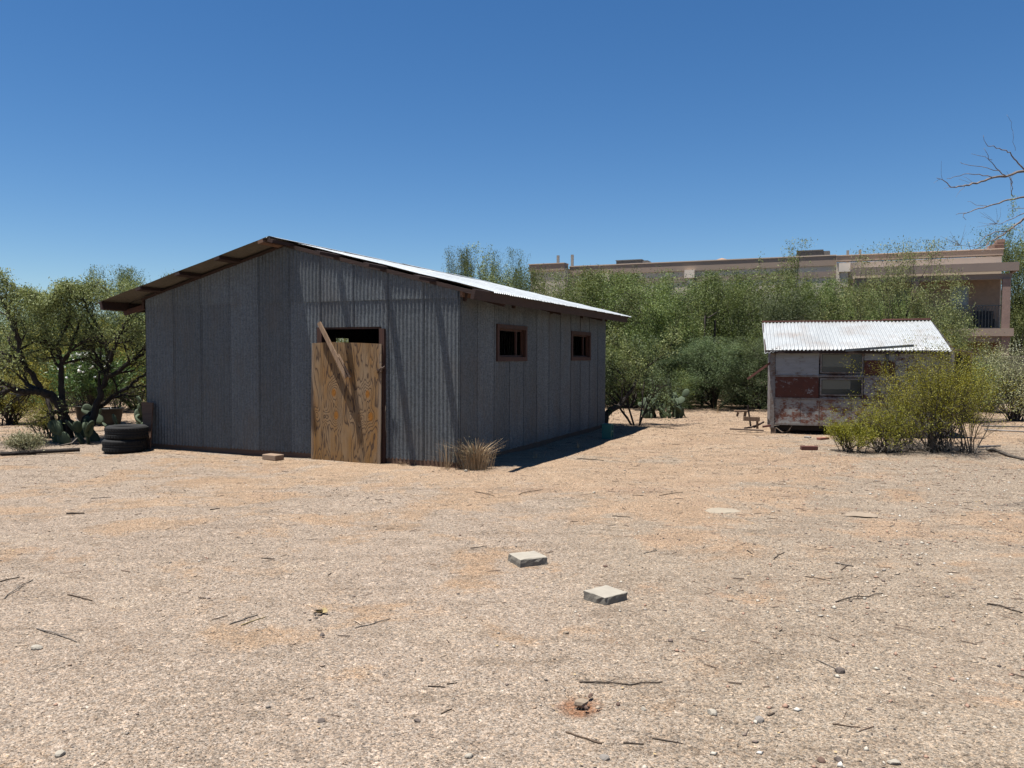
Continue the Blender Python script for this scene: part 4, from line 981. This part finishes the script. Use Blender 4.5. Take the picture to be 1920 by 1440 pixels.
B = [
 (3, 902, 24.5, 466, 150, 'airy tree showing its top above the low end of the shed roof', 0),
 (0, 882, 25.5, 474, 100, 'leafy tree rising above the shed roof, left one beside the airy tree', 2.4),
 (1, 930, 26, 478, 95, 'leafy tree rising above the shed roof, right of the airy tree', 1.1),
 (0, 975, 28, 508, 190, 'tree just right of the airy one, behind the shed roof', 1),
 (1, 1065, 31, 514, 210, 'broad green tree behind the middle of the shed eave, below two vent pipes', 2),
 (0, 1150, 29, 512, 220, 'green tree below the left rooftop air conditioner', 3),
 (1, 1235, 27.5, 516, 220, 'green tree behind the small dark tree at the shed end', 4),
 (0, 1315, 29, 528, 200, 'green tree left of the pale orange roof dome', 5),
 (1, 1385, 27.5, 532, 200, 'green tree right under the pale orange roof dome', .6),
 (2, 1455, 26.5, 560, 190, 'dull blue-green tree rising behind the left end of the trailer roof', 1.6),
 (3, 1492, 29.5, 458, 150, 'tall slender tree before the house, above the left half of the trailer roof', 2.6),
 (0, 1545, 28, 545, 190, 'green tree behind the middle of the trailer roof', 3.6),
 (1, 1625, 27, 540, 190, 'green tree behind the trailer roof, just left of the big spreading tree', 4.6),
 (2, 1340, 25.6, 640, 190, 'low dark bushy tree at the foot of the green belt, left of the trailer', 5.6),
 (2, 1425, 25.2, 640, 170, 'low dark bushy tree close to the left end of the trailer', .3),
 (2, 1262, 26, 660, 150, 'low dark bushy tree behind the prickly pear', 1.3),
 (1, 1180, 25, 640, 180, 'low green bushy tree right behind the shed end', 2.3),
 (1, 1780, 25, 585, 150, 'low green tree in front of the balcony', 2.9),
 (0, 1915, 46, 470, 170, 'tall tree right of the house, at the right edge', 3.3),
 (1, 1960, 50, 440, 200, 'farther tall tree at the right edge beyond the house', 4.0),
 (0, 1480, 36, 575, 300, 'tree hidden deep behind the trailer, in front of the house wall', 4.4),
 (1, 1600, 34, 560, 260, 'tree in the second row behind the trailer roof', 5.2),
 (0, 1120, 36, 520, 300, 'tree in the second row behind the shed end', 5.9),
 (2, 1300, 34, 545, 300, 'darker tree in the second row of the green belt', .9),
 (0, 640, 24, 560, 200, 'tree behind the shed, glimpsed through the gap above the door', 1.9),
 (1, 1400, 31, 520, 260, 'second-row tree behind the dull blue-green one', 2.2),
]
for k, px, Y, top, w, lb, rz in B: belt(k, px, Y, top, w, lb, rz=rz)
LB = [(0, 20, 26, 560, 260, 'tree behind the left mesquite, at the left edge', .5), (1, 150, 29, 575, 260, 'tree behind the white-flowering oleander', 1.5), (0, 255, 24, 512, 170, 'tree against the sky just left of the shed eave', 2.5),
      (1, -60, 24, 540, 260, 'tree partly cut off by the left edge', 3.5), (2, 90, 33, 590, 360, 'dark tree far behind the left mesquite', 4.5), (2, 330, 33, 590, 300, 'dark tree hidden behind the left part of the shed', 5.2)]
for k, px, Y, top, w, lb, rz in LB: belt(k, px, Y, top, w, lb, rz=rz, group='trees behind the left mesquite')
# big spreading tree right of the middle
pr = mk_proto('e', 21, 5.0, 5.0, LEAF_M, BARK, 6, 46, .06, .14, kids=(5,4,4,3), up=.0)
realise(pr, 'mesquite_tree', (1690-960)/FPX*23.5, 23.5, .8, (.78, .78, 1.0), 'big spreading dark-limbed tree rising behind the right half of the trailer roof', 'tree', 'trees standing behind the yard')
# small dark tree at the shed's far end
pr = mk_proto('f', 22, 2.1, 1.9, LEAF_D, BARK, 4, 26, .045, .06, kids=(4,4,3,3), up=.02)
realise(pr, 'small_tree', 2.95, 18.9, .2, (1, 1, 1), 'small dark-leaved tree at the far end of the shed', 'tree')
q = np.array([at(1133, 790, 18.4), at(1136, 778, 18.5), at(1146, 768, 18.6), at(1160, 762, 18.8), at(1185, 730, 19.2), at(1200, 700, 19.4)])
q[0,2] = -.05; o0 = q[0]*[1, 1, 0]; BP = Plant(23); BP.wood.tube(q - o0, [.085, .08, .072, .06, .04, .03], 8)
for j_ in (3, 4, 5, 5): BP.grow(q[j_] - o0, unit(np.array([BP.r.normal(0, .6), BP.r.normal(0, .5), .8])), .75, .025, 1, 4, (4, 4, 3, 3), .65, .15, .02)
bt_ = empty('mesquite_tree', tuple(o0), 0, 'tree with a thick bent trunk curving up from behind the shed end', 'tree')
BP.wood.build('trunk', BARK, bt_); V_, T_ = BP.leaves(20, .05, .07, .1, .36); soup('crown', V_, 4, LEAF_M, bt_, T_)
# loose bare limbs in the belt
for k, (pl, lb) in enumerate((([(1262, 700), (1290, 688), (1312, 668), (1330, 662), (1350, 640)], 'pale bare limb slanting up through the green belt'), ([(1322, 625), (1322, 592), (1328, 596), (1345, 585)], 'short dark snag standing in the green belt'), ([(1341, 600), (1340, 640), (1342, 665)], 'second dark snag in the green belt, right of the first'))):
    q = np.array([at(a, b, 26.3) for a, b in pl]); q = np.vstack([[q[0,0], q[0,1]+1.0, 0.0], q]) if k == 0 else np.vstack([[q[0,0], q[0,1]+.3, 0.0], q])
    mb = MB(); mb.tube(q - q[0], np.linspace(.045, .015, len(q)), 6); o = mb.build('bare_limb', BARKG if k == 0 else BARK); o.location = q[0]; tag(o, lb, 'dead limb')

# left mesquite, limbs traced and placed at their real distance
LM = Plant(31); LM.cap = 3.02; lw = LM.wood
LMX, LMY = -8.3, 14.9
def limb(pl, Y0, Y1, r0, r1, kids=0, kl=.9, lead=True, maxl=3):
    n = len(pl); q = np.array([at(a, b, Y0 + (Y1-Y0)*i/(n-1)) for i, (a, b) in enumerate(pl)])
    m = 4*(n-1)+1; t = np.linspace(0, n-1, m); i = np.clip(t.astype(int), 0, n-2); f = (t-i)[:,None]
    qq = q[i]*(1-f) + q[i+1]*f
    for _ in range(2): qq[1:-1] = (qq[:-2] + 2*qq[1:-1] + qq[2:])/4
    qq[1:-1] += LM.r.normal(0, .012, (m-2, 3)); lw.tube(qq, np.linspace(r0, r1, m)*.8, 8, .5, True)
    for k in range(kids):
        u = LM.r.uniform(.35, 1.0); j = min(int(u*(m-1)), m-2); d = unit(qq[j+1]-qq[j])
        sd = unit(np.cross(d, LM.r.normal(0, 1, 3))); dd = unit(d*.5 + sd*.9 + UP*.2)
        kl_ = kl*.62; LM.grow(qq[j], dd, kl_*LM.r.uniform(.7, 1.3), max(.012, (r0 + (r1-r0)*u)*.5), 1, 1+maxl, (4, 4, 4, 3), .62, .17, .03, .66, 6)
    LM.grow(qq[-1], unit(qq[-1]-qq[-2]) + UP*.1, kl*.62, r1*.9, 1, 1+maxl, (4, 4, 4, 3), .62, .17, .03, .66, 6)
limb([(130, 822), (124, 790), (118, 765), (97, 742), (84, 736)], 14.9, 14.8, .115, .085, 1, .7)
limb([(92, 740), (72, 733), (50, 735), (33, 732), (20, 728), (0, 740), (-30, 745)], 14.8, 14.2, .085, .05, 4, .85)
limb([(82, 738), (68, 715), (55, 695), (43, 673), (34, 650), (28, 615)], 14.8, 14.6, .07, .035, 6, .95)
limb([(124, 775), (116, 745), (114, 710), (117, 680), (108, 655), (92, 635), (80, 610)], 14.9, 15.3, .08, .032, 7, .95)
limb([(117, 682), (130, 660), (140, 635), (150, 600)], 15.1, 15.5, .05, .025, 6, .85)
limb([(164, 815), (175, 785), (185, 750), (194, 722), (203, 695), (208, 668), (195, 640), (185, 615)], 15.2, 15.5, .095, .03, 7, .9)
limb([(206, 680), (216, 650), (225, 625), (238, 600), (255, 590)], 15.3, 15.2, .05, .022, 6, .7)
limb([(200, 708), (225, 695), (245, 678), (262, 668), (275, 655), (290, 640)], 15.3, 15.7, .06, .03, 5, .8)
limb([(143, 812), (155, 790), (175, 770), (195, 758), (215, 742), (240, 726), (258, 712), (276, 700), (292, 690)], 15.3, 15.8, .06, .025, 3, .7)
limb([(235, 730), (250, 726), (276, 724), (300, 718)], 15.5, 15.8, .03, .015, 2, .5)
limb([(116, 818), (112, 800), (108, 792)], 15.0, 15.0, .05, .03, 0, .25, maxl=1)
limb([(60, 705), (90, 745), (100, 790)], 15.6, 15.2, .04, .05, 0, .2, maxl=1)
limb([(112, 640), (125, 610), (135, 580), (120, 550)], 15.0, 15.2, .035, .02, 8, .8)
limb([(40, 640), (20, 610), (10, 575), (20, 545)], 14.6, 14.9, .035, .02, 8, .8)
limb([(185, 640), (165, 600), (160, 560), (155, 545)], 15.4, 15.2, .03, .018, 8, .75)
V_, T_ = LM.leaves(11, .046, .07, .15, .34)
kp = (V_[:,0,2] > 1.55 + .35*np.sin(V_[:,0,0]*3)) | (LM.r.uniform(0, 1, len(V_)) < .18); V_ = V_[kp]; T_ = T_[kp]
root = empty('mesquite_tree', (LMX, LMY, 0), 0, 'large multi-trunked mesquite tree with dark sprawling trunks left of the shed', 'tree')
o0 = np.array([LMX, LMY, 0.0]); lw.v = [w - o0 for w in lw.v]
lw.build('trunk', BARK, root); soup('crown', V_ - o0, 4, LEAF_M, root, T_)

PALETWIG = m_bark('pale_dead_twig', (.30, .25, .20), (.60, .53, .45))
# creosote bush in front of the trailer, and other stemmy shrubs
def shrub(name, x, y, W, H, stems, per, size, mat, bark, seed, label, cat, group=None, base=.25, spread=.05, kids=(3,3), maxl=2, up=.10, r0=.009, ratio=.45, leaf_low=.3, tilt=1.0, sub=None, droop=-.1, wander=.13, dead=0):
    P = Plant(seed); r = P.r
    bases = sub or [(0, 0)]
    for k in range(stems):
        bx, by = bases[k % len(bases)]
        a = r.uniform(0, 6.283); tl = abs(r.normal(0, .38))*tilt + .08
        d = (math.cos(a)*math.sin(tl)*W/H, math.sin(a)*math.sin(tl)*W/H*.8, math.cos(tl))
        P.grow((bx + r.normal(0, base*.3), by + r.normal(0, base*.3), -.03), d, H*r.uniform(.5, .8), r0*r.uniform(.6, 1.3), 0, maxl, kids, .5, wander, up, .5, 5, None, 1)
    V, T = P.leaves(per, size, spread, droop, ratio)
    keep = V[:,0,2] > leaf_low*H*r.uniform(.3, 1.2, len(V)); V, T = V[keep], T[keep]
    t = empty(name, (x, y, float(gz(x, y))), 0, label, cat, group)
    P.wood.build('stem', bark, t); soup('foliage', V, 4, mat, t, T)
    if dead:
        D = Plant(seed+500)
        for k in range(dead):
            bx, by = bases[k % len(bases)]; a = D.r.uniform(0, 6.283)
            D.grow((bx + D.r.normal(0, .12), by + D.r.normal(0, .12), .02), (math.cos(a), math.sin(a)*.8, D.r.uniform(.02, .5)), W*D.r.uniform(.15, .38), .0055, 0, 2, (4, 3), .6, .2, .0, .55, 4)
        D.wood.build('dead_twigs', PALETWIG, t)
    return t
shrub('creosote_bush', 7.15, 13.9, 1.38, 1.80, 90, 25, .023, LEAF_C, BARKG, 51, 'big yellow-green creosote bush in front of the trailer', 'bush', sub=[(.6, -.3), (.2, 0), (-.15, .1), (.45, .3), (.05, -.15), (.5, .1)], spread=.055, kids=(4,4), r0=.009, leaf_low=.32, up=.05, wander=.2, dead=60)
shrub('creosote_bush', 6.45, 13.75, 1.1, 1.0, 40, 20, .023, LEAF_C, BARKG, 53, 'middle-sized yellow-green creosote bush between the big one and the low sprig', 'bush', spread=.05, kids=(4,3), tilt=1.3, leaf_low=.22, wander=.2, dead=30)
shrub('creosote_bush', 5.85, 13.7, .9, .55, 26, 22, .023, LEAF_C, BARKG, 52, 'low yellow-green creosote sprig at the left foot of the big bush', 'bush', spread=.04, kids=(4,3), tilt=1.3, leaf_low=.1)
mb = MB(); p = ground(1680, 840); mb.tube([(0,0,-.05),(.005,0,.3),(0,.01,.62)], .035, 10); o = mb.build('post', m_plain('grey_post', (.22, .21, .20), .8)); o.location = (p[0], p[1], 0); tag(o, 'short grey post standing inside the creosote bush', 'post')
# dry grass at the shed corner
def tuft(x, y, n, H, Wd, seed, label, name='dry_grass', mat=STRAW, cat='grass', group=None, lean=(0, 0), w=.004):
    r = np.random.default_rng(seed); mb_v = []; tn = []
    for k in range(n):
        a = r.uniform(0, 6.283); rad = abs(r.normal(0, .35))*Wd/2; b = np.array([rad*math.cos(a), rad*math.sin(a), -.01]); h = H*r.uniform(.3, 1.0)
        out = np.array([math.cos(a), math.sin(a), 0])*r.uniform(.1, 1.05)*h*.7 + np.array([lean[0], lean[1], 0])*h
        m1 = b + out*.35 + UP*h*.65; tp = b + out*1.1 + UP*h*r.uniform(.75, 1.0) + r.normal(0, .02, 3)
        sd = unit(np.cross(UP, r.normal(0, 1, 3)))*w*r.uniform(.5, 1.2)
        mb_v += [np.stack([b - sd, b + sd, m1 + sd*.8, m1 - sd*.8]), np.stack([m1 - sd*.8, m1 + sd*.8, tp + sd*.25, tp - sd*.25])]; q = r.uniform(0, 1); tn += [q, q]
    o = soup(name, np.array(mb_v), 4, mat, None, np.array(tn)); o.location = (x, y, float(gz(x, y))); return tag(o, label, cat, group)
gp = shed_world(-.28, -.02, 0)
tuft(gp[0], gp[1], 620, .50, .62, 3, 'dense clump of dry straw grass at the shed corner')
gp = shed_world(.12, -.14, 0); tuft(gp[0], gp[1], 60, .5, .5, 4, 'thin tall dry stalks against the front wall beside the shed corner', w=.003)
shrub('dry_weed', *shed_world(-.18, -.08, 0)[:2], .6, .42, 30, 3, .012, LEAF_P, BARKG, 61, 'twiggy dry weed in the grass clump at the shed corner', 'weed', kids=(3,2), r0=.004)
for k, (px, py, h, lb) in enumerate(((1005, 860, .12, 'small dry sprig in the shade along the shed side wall'), (1085, 838, .15, 'small dry weed at the edge of the shed shadow'), (757, 872, .10, 'low dry grass at the foot of the front wall right of the door'), (1345, 775, .35, 'thin bare weed standing in the sand left of the trailer'), (1275, 770, .15, 'low dry grass near the prickly pear'))):
    p = ground(px, py); tuft(p[0], p[1], 22 if k != 2 else 40, h, .25 if k != 2 else .6, 70+k, lb, w=.003)

# left side shrubs and plants
p = ground(50, 850); shrub('green_shrub', p[0], p[1], .55, .30, 40, 20, .025, LEAF_P, BARKG, 62, 'small pale green shrub low at the left under the mesquite', 'shrub', kids=(3,2), r0=.005, leaf_low=0)
p = ground(85, 822); shrub('dry_shrub', p[0], p[1], .6, .62, 46, 10, .025, LEAF_Y, BARKG, 63, 'twiggy brown shrub at the foot of the mesquite trunks', 'shrub', kids=(4,3), r0=.007, leaf_low=.5)
p = ground(20, 795); shrub('green_shrub', p[0], p[1], 1.3, 1.15, 60, 22, .035, LEAF_Y, BARK, 64, 'olive shrub at the left edge behind the mesquite limb', 'shrub', kids=(4,3), r0=.012, leaf_low=.35)
shrub('yellow_shrub', -12.2, 22.5, 3.6, 2.4, 90, 26, .05, LEAF_Y, BARKG, 65, 'wide yellowish bush behind the mesquite, left of the oleander', 'bush', sub=[(-1, 0), (0, 0), (1, .2)], kids=(4,3), spread=.08, leaf_low=.1)
shrub('yellow_shrub', -15.4, 21.5, 3.0, 2.0, 70, 26, .05, LEAF_Y, BARKG, 66, 'yellowish bush behind the mesquite at the left edge', 'bush', sub=[(-.8, 0), (.5, 0)], kids=(4,3), spread=.08, leaf_low=.1)
shrub('green_shrub', -9.2, 22.6, 2.6, 1.7, 70, 26, .05, LEAF_O, BARKG, 67, 'green bush between the oleander and the shed wall', 'bush', sub=[(-.5, 0), (.6, 0)], kids=(4,3), spread=.08, leaf_low=.05)
# oleander with white flowers in a black pot
def pot(px, py, Y, r, h, label):
    q = at(px, py, Y); mb = MB(); mb.lathe([(r*.78, 0), (r, h), (r*1.07, h), (r*1.07, h+.03), (r*.95, h+.03), (r*.9, h-.06), (.001, h-.06)], 24)
    o = mb.build('plant_pot', m_plain('black_plastic', (.018, .018, .018), .5)); o.location = (q[0], Y, 0); return tag(o, label, 'pot', 'black nursery pots behind the mesquite')
pot(162, 770, 19.0, .24, .38, 'black plastic nursery pot under the oleander, behind the mesquite trunks'); pot(205, 775, 18.6, .30, .36, 'wide black nursery pot behind the right mesquite trunk, right of the oleander pot')
ox = at(172, 700, 19.0)
ole = shrub('oleander_bush', ox[0], 19.05, 1.9, 1.45, 70, 16, .10, LEAF_O, BARKG, 68, 'oleander bush with white flowers growing behind the mesquite trunks', 'bush', kids=(3,3), spread=.05, ratio=.2, leaf_low=.15, droop=-.3)
ole.location.z = .3
ro = np.random.default_rng(5)
for k in range(46):
    a = ro.uniform(0, 6.28); el = ro.uniform(.2, 1.3); c = np.array([.75*math.cos(a)*math.cos(el)*ro.uniform(.5,1), .75*math.sin(a)*math.cos(el)-.2, .65 + .75*math.sin(el)])
    f_ = rockmesh(ro.uniform(.025, .05), .8, 2, 1.1, 200+k); fo = f_.build('flower', PETAL, ole); fo.location = c

# prickly pears
def cactus(x, y, H, W, n, seed, label, pad=.13, group='prickly pears'):
    r = np.random.default_rng(seed); t = empty('prickly_pear', (x, y, float(gz(x, y))), 0, label, 'cactus', group)
    prev = []
    for k in range(n):
        if k < max(3, n//4): b = np.array([r.uniform(-W/2, W/2), r.uniform(-W/3, W/3), -.02]); d = unit(np.array([r.normal(0, .35), r.normal(0, .2), 1]))
        else:
            c, dd, s = prev[r.integers(len(prev))]; b = c + dd*s*.9 + r.normal(0, .02, 3); d = unit(dd + np.array([r.normal(0, .7), r.normal(0, .45), .35]))
            if b[2] > H - pad: continue
        s = pad*r.uniform(.75, 1.25); cen = b + d*s*1.0; prev.append((cen, d, s))
        nrm_ = unit(np.cross(d, np.array([r.normal(0, .5), r.normal(0, .5), .2]))); sd = np.cross(d, nrm_)
        m = 14; mb = MB(); th = .022*pad/.13; vs = []; a = np.arange(m)*2*math.pi/m
        for (q, o_) in ((.8, -th), (1.0, -th*.4), (1.0, th*.4), (.8, th)):
            vs.append(cen + (np.cos(a)*s*.78*q*(1 + .12*np.sin(a)))[:,None]*sd + (np.sin(a)*s*1.12*q)[:,None]*d + nrm_*o_)
        vs = np.concatenate(vs); f = [(i*m+j, i*m+(j+1) % m, (i+1)*m+(j+1) % m, (i+1)*m+j) for i in range(3) for j in range(m)] + [tuple(range(m))[::-1], tuple(range(3*m, 4*m))]
        mb.add(vs, f, r.uniform(.2, .9), True); mb.build('pad', CACTUS, t)
    return t
p = ground(130, 832); cactus(p[0], p[1], .42, .85, 20, 5, 'prickly pear with broad pads at the foot of the mesquite trunks', .115)
p = ground(185, 825); cactus(p[0], p[1], .42, .6, 16, 6, 'prickly pear between the mesquite and the tires', .115)
p = ground(228, 812); cactus(p[0]-.1, p[1]+.6, .75, .9, 16, 7, 'taller prickly pear behind the tires', .12)
p = ground(1250, 782); cactus(p[0], p[1], .95, 1.2, 90, 8, 'mounded prickly pear behind the small dark tree, right of the shed end', .10)
# hose loop and dead branch at the left
mb = MB(); q = np.array([ground(a, b) for a, b in ((112, 838), (135, 836), (150, 828), (153, 815), (142, 806))]); q[:,2] = [.02,.05,.12,.2,.26]; c0 = q[0]*[1,1,0]; mb.tube(q-c0, .012, 6); o = mb.build('bent_stick', STK['g']); o.location = c0; tag(o, 'thin pale curved stick looping over the prickly pear', 'stick')
mb = MB(); a = ground(0, 855); b = ground(150, 848); n_ = 9; q = a[None] + np.linspace(0,1,n_)[:,None]*(b-a)[None]; q[:,2] = .04 + rng.normal(0,.006,n_); mb.tube(q-a, .035, 7); o = mb.build('fallen_pole', BARK); o.location = a; tag(o, 'long dark fallen pole on the ground at the left under the mesquite', 'pole')

# right edge: sparse grey shrubs, rods, branch
R_sh = [(1770+130, 790, 1.6, 1.7, 71, 'sparse grey-green shrub at the right edge before the block wall', LEAF_P, 60), (1855, 772, 2.0, 1.9, 72, 'loose twiggy shrub with pale leaves in front of the block wall', LEAF_P, 70), (1812, 790, 1.3, 1.5, 73, 'pale green feathery shrub right behind the creosote bush', LEAF_M, 60), (1985, 830, 1.8, 1.5, 75, 'grey shrub cut off by the right edge', LEAF_P, 60)]
for px, py, W_, H_, sd_, lb, mt, st in R_sh:
    p = ground(px, py); shrub('desert_shrub', p[0], p[1], W_, H_, st, 13, .04, mt, BARKG, sd_, lb, 'shrub', 'sparse shrubs at the right', kids=(4,3), r0=.012, spread=.06, leaf_low=.15)
def rod(pl, r, mat, name, label, cat, z=.03):
    q = np.array([ground(a, b) for a, b in pl]); q[:,2] = z; c0 = q[0].copy(); mb = MB(); mb.tube(q - c0, np.linspace(r, r*.7, len(q)), 7); o = mb.build(name, mat); o.location = c0; tag(o, label, cat)
rod([(1835, 841), (1875, 839)], .02, m_plain('rod_metal', (.16, .16, .17), .6), 'metal_rod', 'short grey rod lying right of the creosote bush', 'rod')
rod([(1850, 845), (1872, 849), (1893, 858), (1925, 866), (1960, 870)], .03, BARKG, 'fallen_branch', 'crooked fallen branch on the sand at the right edge', 'branch')
rod([(1845, 808), (1925, 812)], .02, m_plain('rod_pale', (.45, .42, .40), .6), 'pipe', 'pale thin pipe on the ground, the farther of two at the right edge', 'pipe')
rod([(1840, 801), (1925, 803)], .02, m_plain('rod_dark', (.12, .11, .11), .6), 'pipe', 'dark thin pipe on the ground behind the pale one at the right edge', 'pipe')

# bare tree just outside the right edge whose thin branches reach into view
BT = Plant(41); w = BT.wood; BTY = 8.6
def bp(px, py, Y=BTY): return at(px, py, Y)
def bl(pl, r0, r1, Y0=BTY, Y1=BTY, tw=3, kl=.25, maxl=1):
    n = len(pl); q = np.array([at(a, b, Y0 + (Y1-Y0)*i/(n-1)) for i, (a, b) in enumerate(pl)])
    r0 *= .62; r1 *= .62; m = 3*(n-1)+1; t = np.linspace(0, n-1, m); i = np.clip(t.astype(int), 0, n-2); f = (t-i)[:,None]; qq = q[i]*(1-f)+q[i+1]*f
    qq[1:-1] += BT.r.normal(0, .005, (m-2, 3)); w.tube(qq, np.linspace(r0, r1, m), 6)
    for k in range(tw):
        j = BT.r.integers(1, m-1); d = unit(qq[j]-qq[j-1]); dd = d*.7 + BT.r.normal(0, .5, 3)*[1, .4, 1]
        BT.grow(qq[j], dd, kl*BT.r.uniform(.5, 1.1), r1*.8, 0, maxl, (2,), .6, .12, .02, .6, 4, None, 9)
Z = lambda x, y: (x/4 + 1700, y/4 + 200)
bl([Z(1500, 300), Z(880, 480), Z(740, 520), Z(640, 530), Z(560, 565), Z(470, 585), Z(390, 597), Z(330, 603), Z(290, 560), Z(225, 535)], .028, .004, 9.2, 8.4, 6)
bl([Z(640, 530), Z(540, 508), Z(430, 505), Z(340, 535), Z(300, 540)], .008, .003, tw=5, kl=.2)
bl([Z(880, 470), Z(820, 400), Z(780, 350), Z(720, 325), Z(650, 300), Z(595, 300), Z(575, 215)], .013, .003, 8.8, 8.5, 6)
bl([Z(740, 515), Z(680, 460), Z(620, 395), Z(580, 310)], .009, .003, tw=5)
bl([Z(700, 480), Z(560, 450), Z(420, 430), Z(400, 415)], .006, .0025, tw=4)
bl([Z(640, 400), Z(590, 380), Z(485, 353)], .005, .0025, tw=2)
bl([Z(1500, 600), Z(880, 680), Z(760, 700), Z(650, 740), Z(540, 765), Z(440, 795), Z(370, 810)], .022, .003, 9.2, 8.5, 6)
bl([Z(600, 745), Z(520, 735), Z(455, 710)], .005, .002, tw=2); bl([Z(800, 680), Z(785, 640), Z(795, 560), Z(760, 520)], .007, .005, tw=3)
bl([Z(440, 795), Z(425, 825), Z(445, 850)], .005, .003, tw=1)
bl([Z(1500, 500), Z(1000, 740), Z(880, 840), Z(790, 910), Z(720, 960), Z(620, 1020), Z(560, 1095)], .026, .005, 9.0, 8.4, 6)
bl([Z(740, 940), Z(660, 935), Z(590, 975), Z(540, 1030), Z(490, 1050), Z(410, 1040)], .009, .003, tw=6); bl([Z(620, 1025), Z(540, 1060), Z(480, 1075), Z(455, 1010)], .008, .003, tw=5)
bl([Z(880, 800), Z(780, 850), Z(690, 880), Z(620, 875)], .008, .003, tw=5); bl([Z(900, 760), Z(820, 768), Z(755, 760)], .005, .002, tw=1)
bl([Z(815, 330), Z(800, 260), Z(795, 180), Z(790, 120), Z(750, 60)], .003, .002, tw=5, kl=.04)
for (cx0, cy0), n_ in ((Z(400, 1040), 9), (Z(675, 880), 7)):
    c0 = at(cx0, cy0, 8.45)
    for k in range(n_):
        a = BT.r.uniform(1.2, 3.4); L = BT.r.uniform(.12, .22); e = c0 + np.array([math.cos(a)*L, BT.r.normal(0, .04), math.sin(a)*L]); w.tube([c0, (c0+e)/2 + BT.r.normal(0, .008, 3), e], [.002, .0015, .0008], 4)
w.tube(np.array([(6.9, 9.3, -.1), (6.8, 9.3, .9), (6.95, 9.25, 1.7), (6.9, 9.2, 2.4), (7.1, 9.2, 3.2), (7.0, 9.2, 4.0)]), [.12, .10, .085, .07, .055, .03], 9)
for zz in (2.55, 3.15, 3.75, 4.05):
    w.tube(np.array([(6.95, 9.2, zz-.3), at(2075, 400 - (zz-3)*170, 9.1)]), [.04, .025], 7)
t = empty('bare_tree', (6.9, 9.3, 0), 0, 'nearly bare thorny tree whose thin branches reach in at the upper right', 'tree')
o0 = np.array([6.9, 9.3, 0.0]); w.v = [q - o0 for q in w.v]; w.build('trunk', m_bark('pale_bark', (.20,.155,.13), (.40,.33,.29)), t)
P2 = Plant(43)
for k in range(5):
    c0 = at(1900 + 12*k, 395 + BT.r.uniform(-15, 55), 8.9); 
    for j in range(8): P2.tw.append((np.array([c0, c0 + P2.r.normal(0, .10, 3) + [0, 0, -.05]]), 3))
V_, T_ = P2.leaves(14, .028, .02, .2, .25, 0); soup('crown', V_ - o0, 4, LEAF_M, t, T_)
print('objects', len(bpy.data.objects))
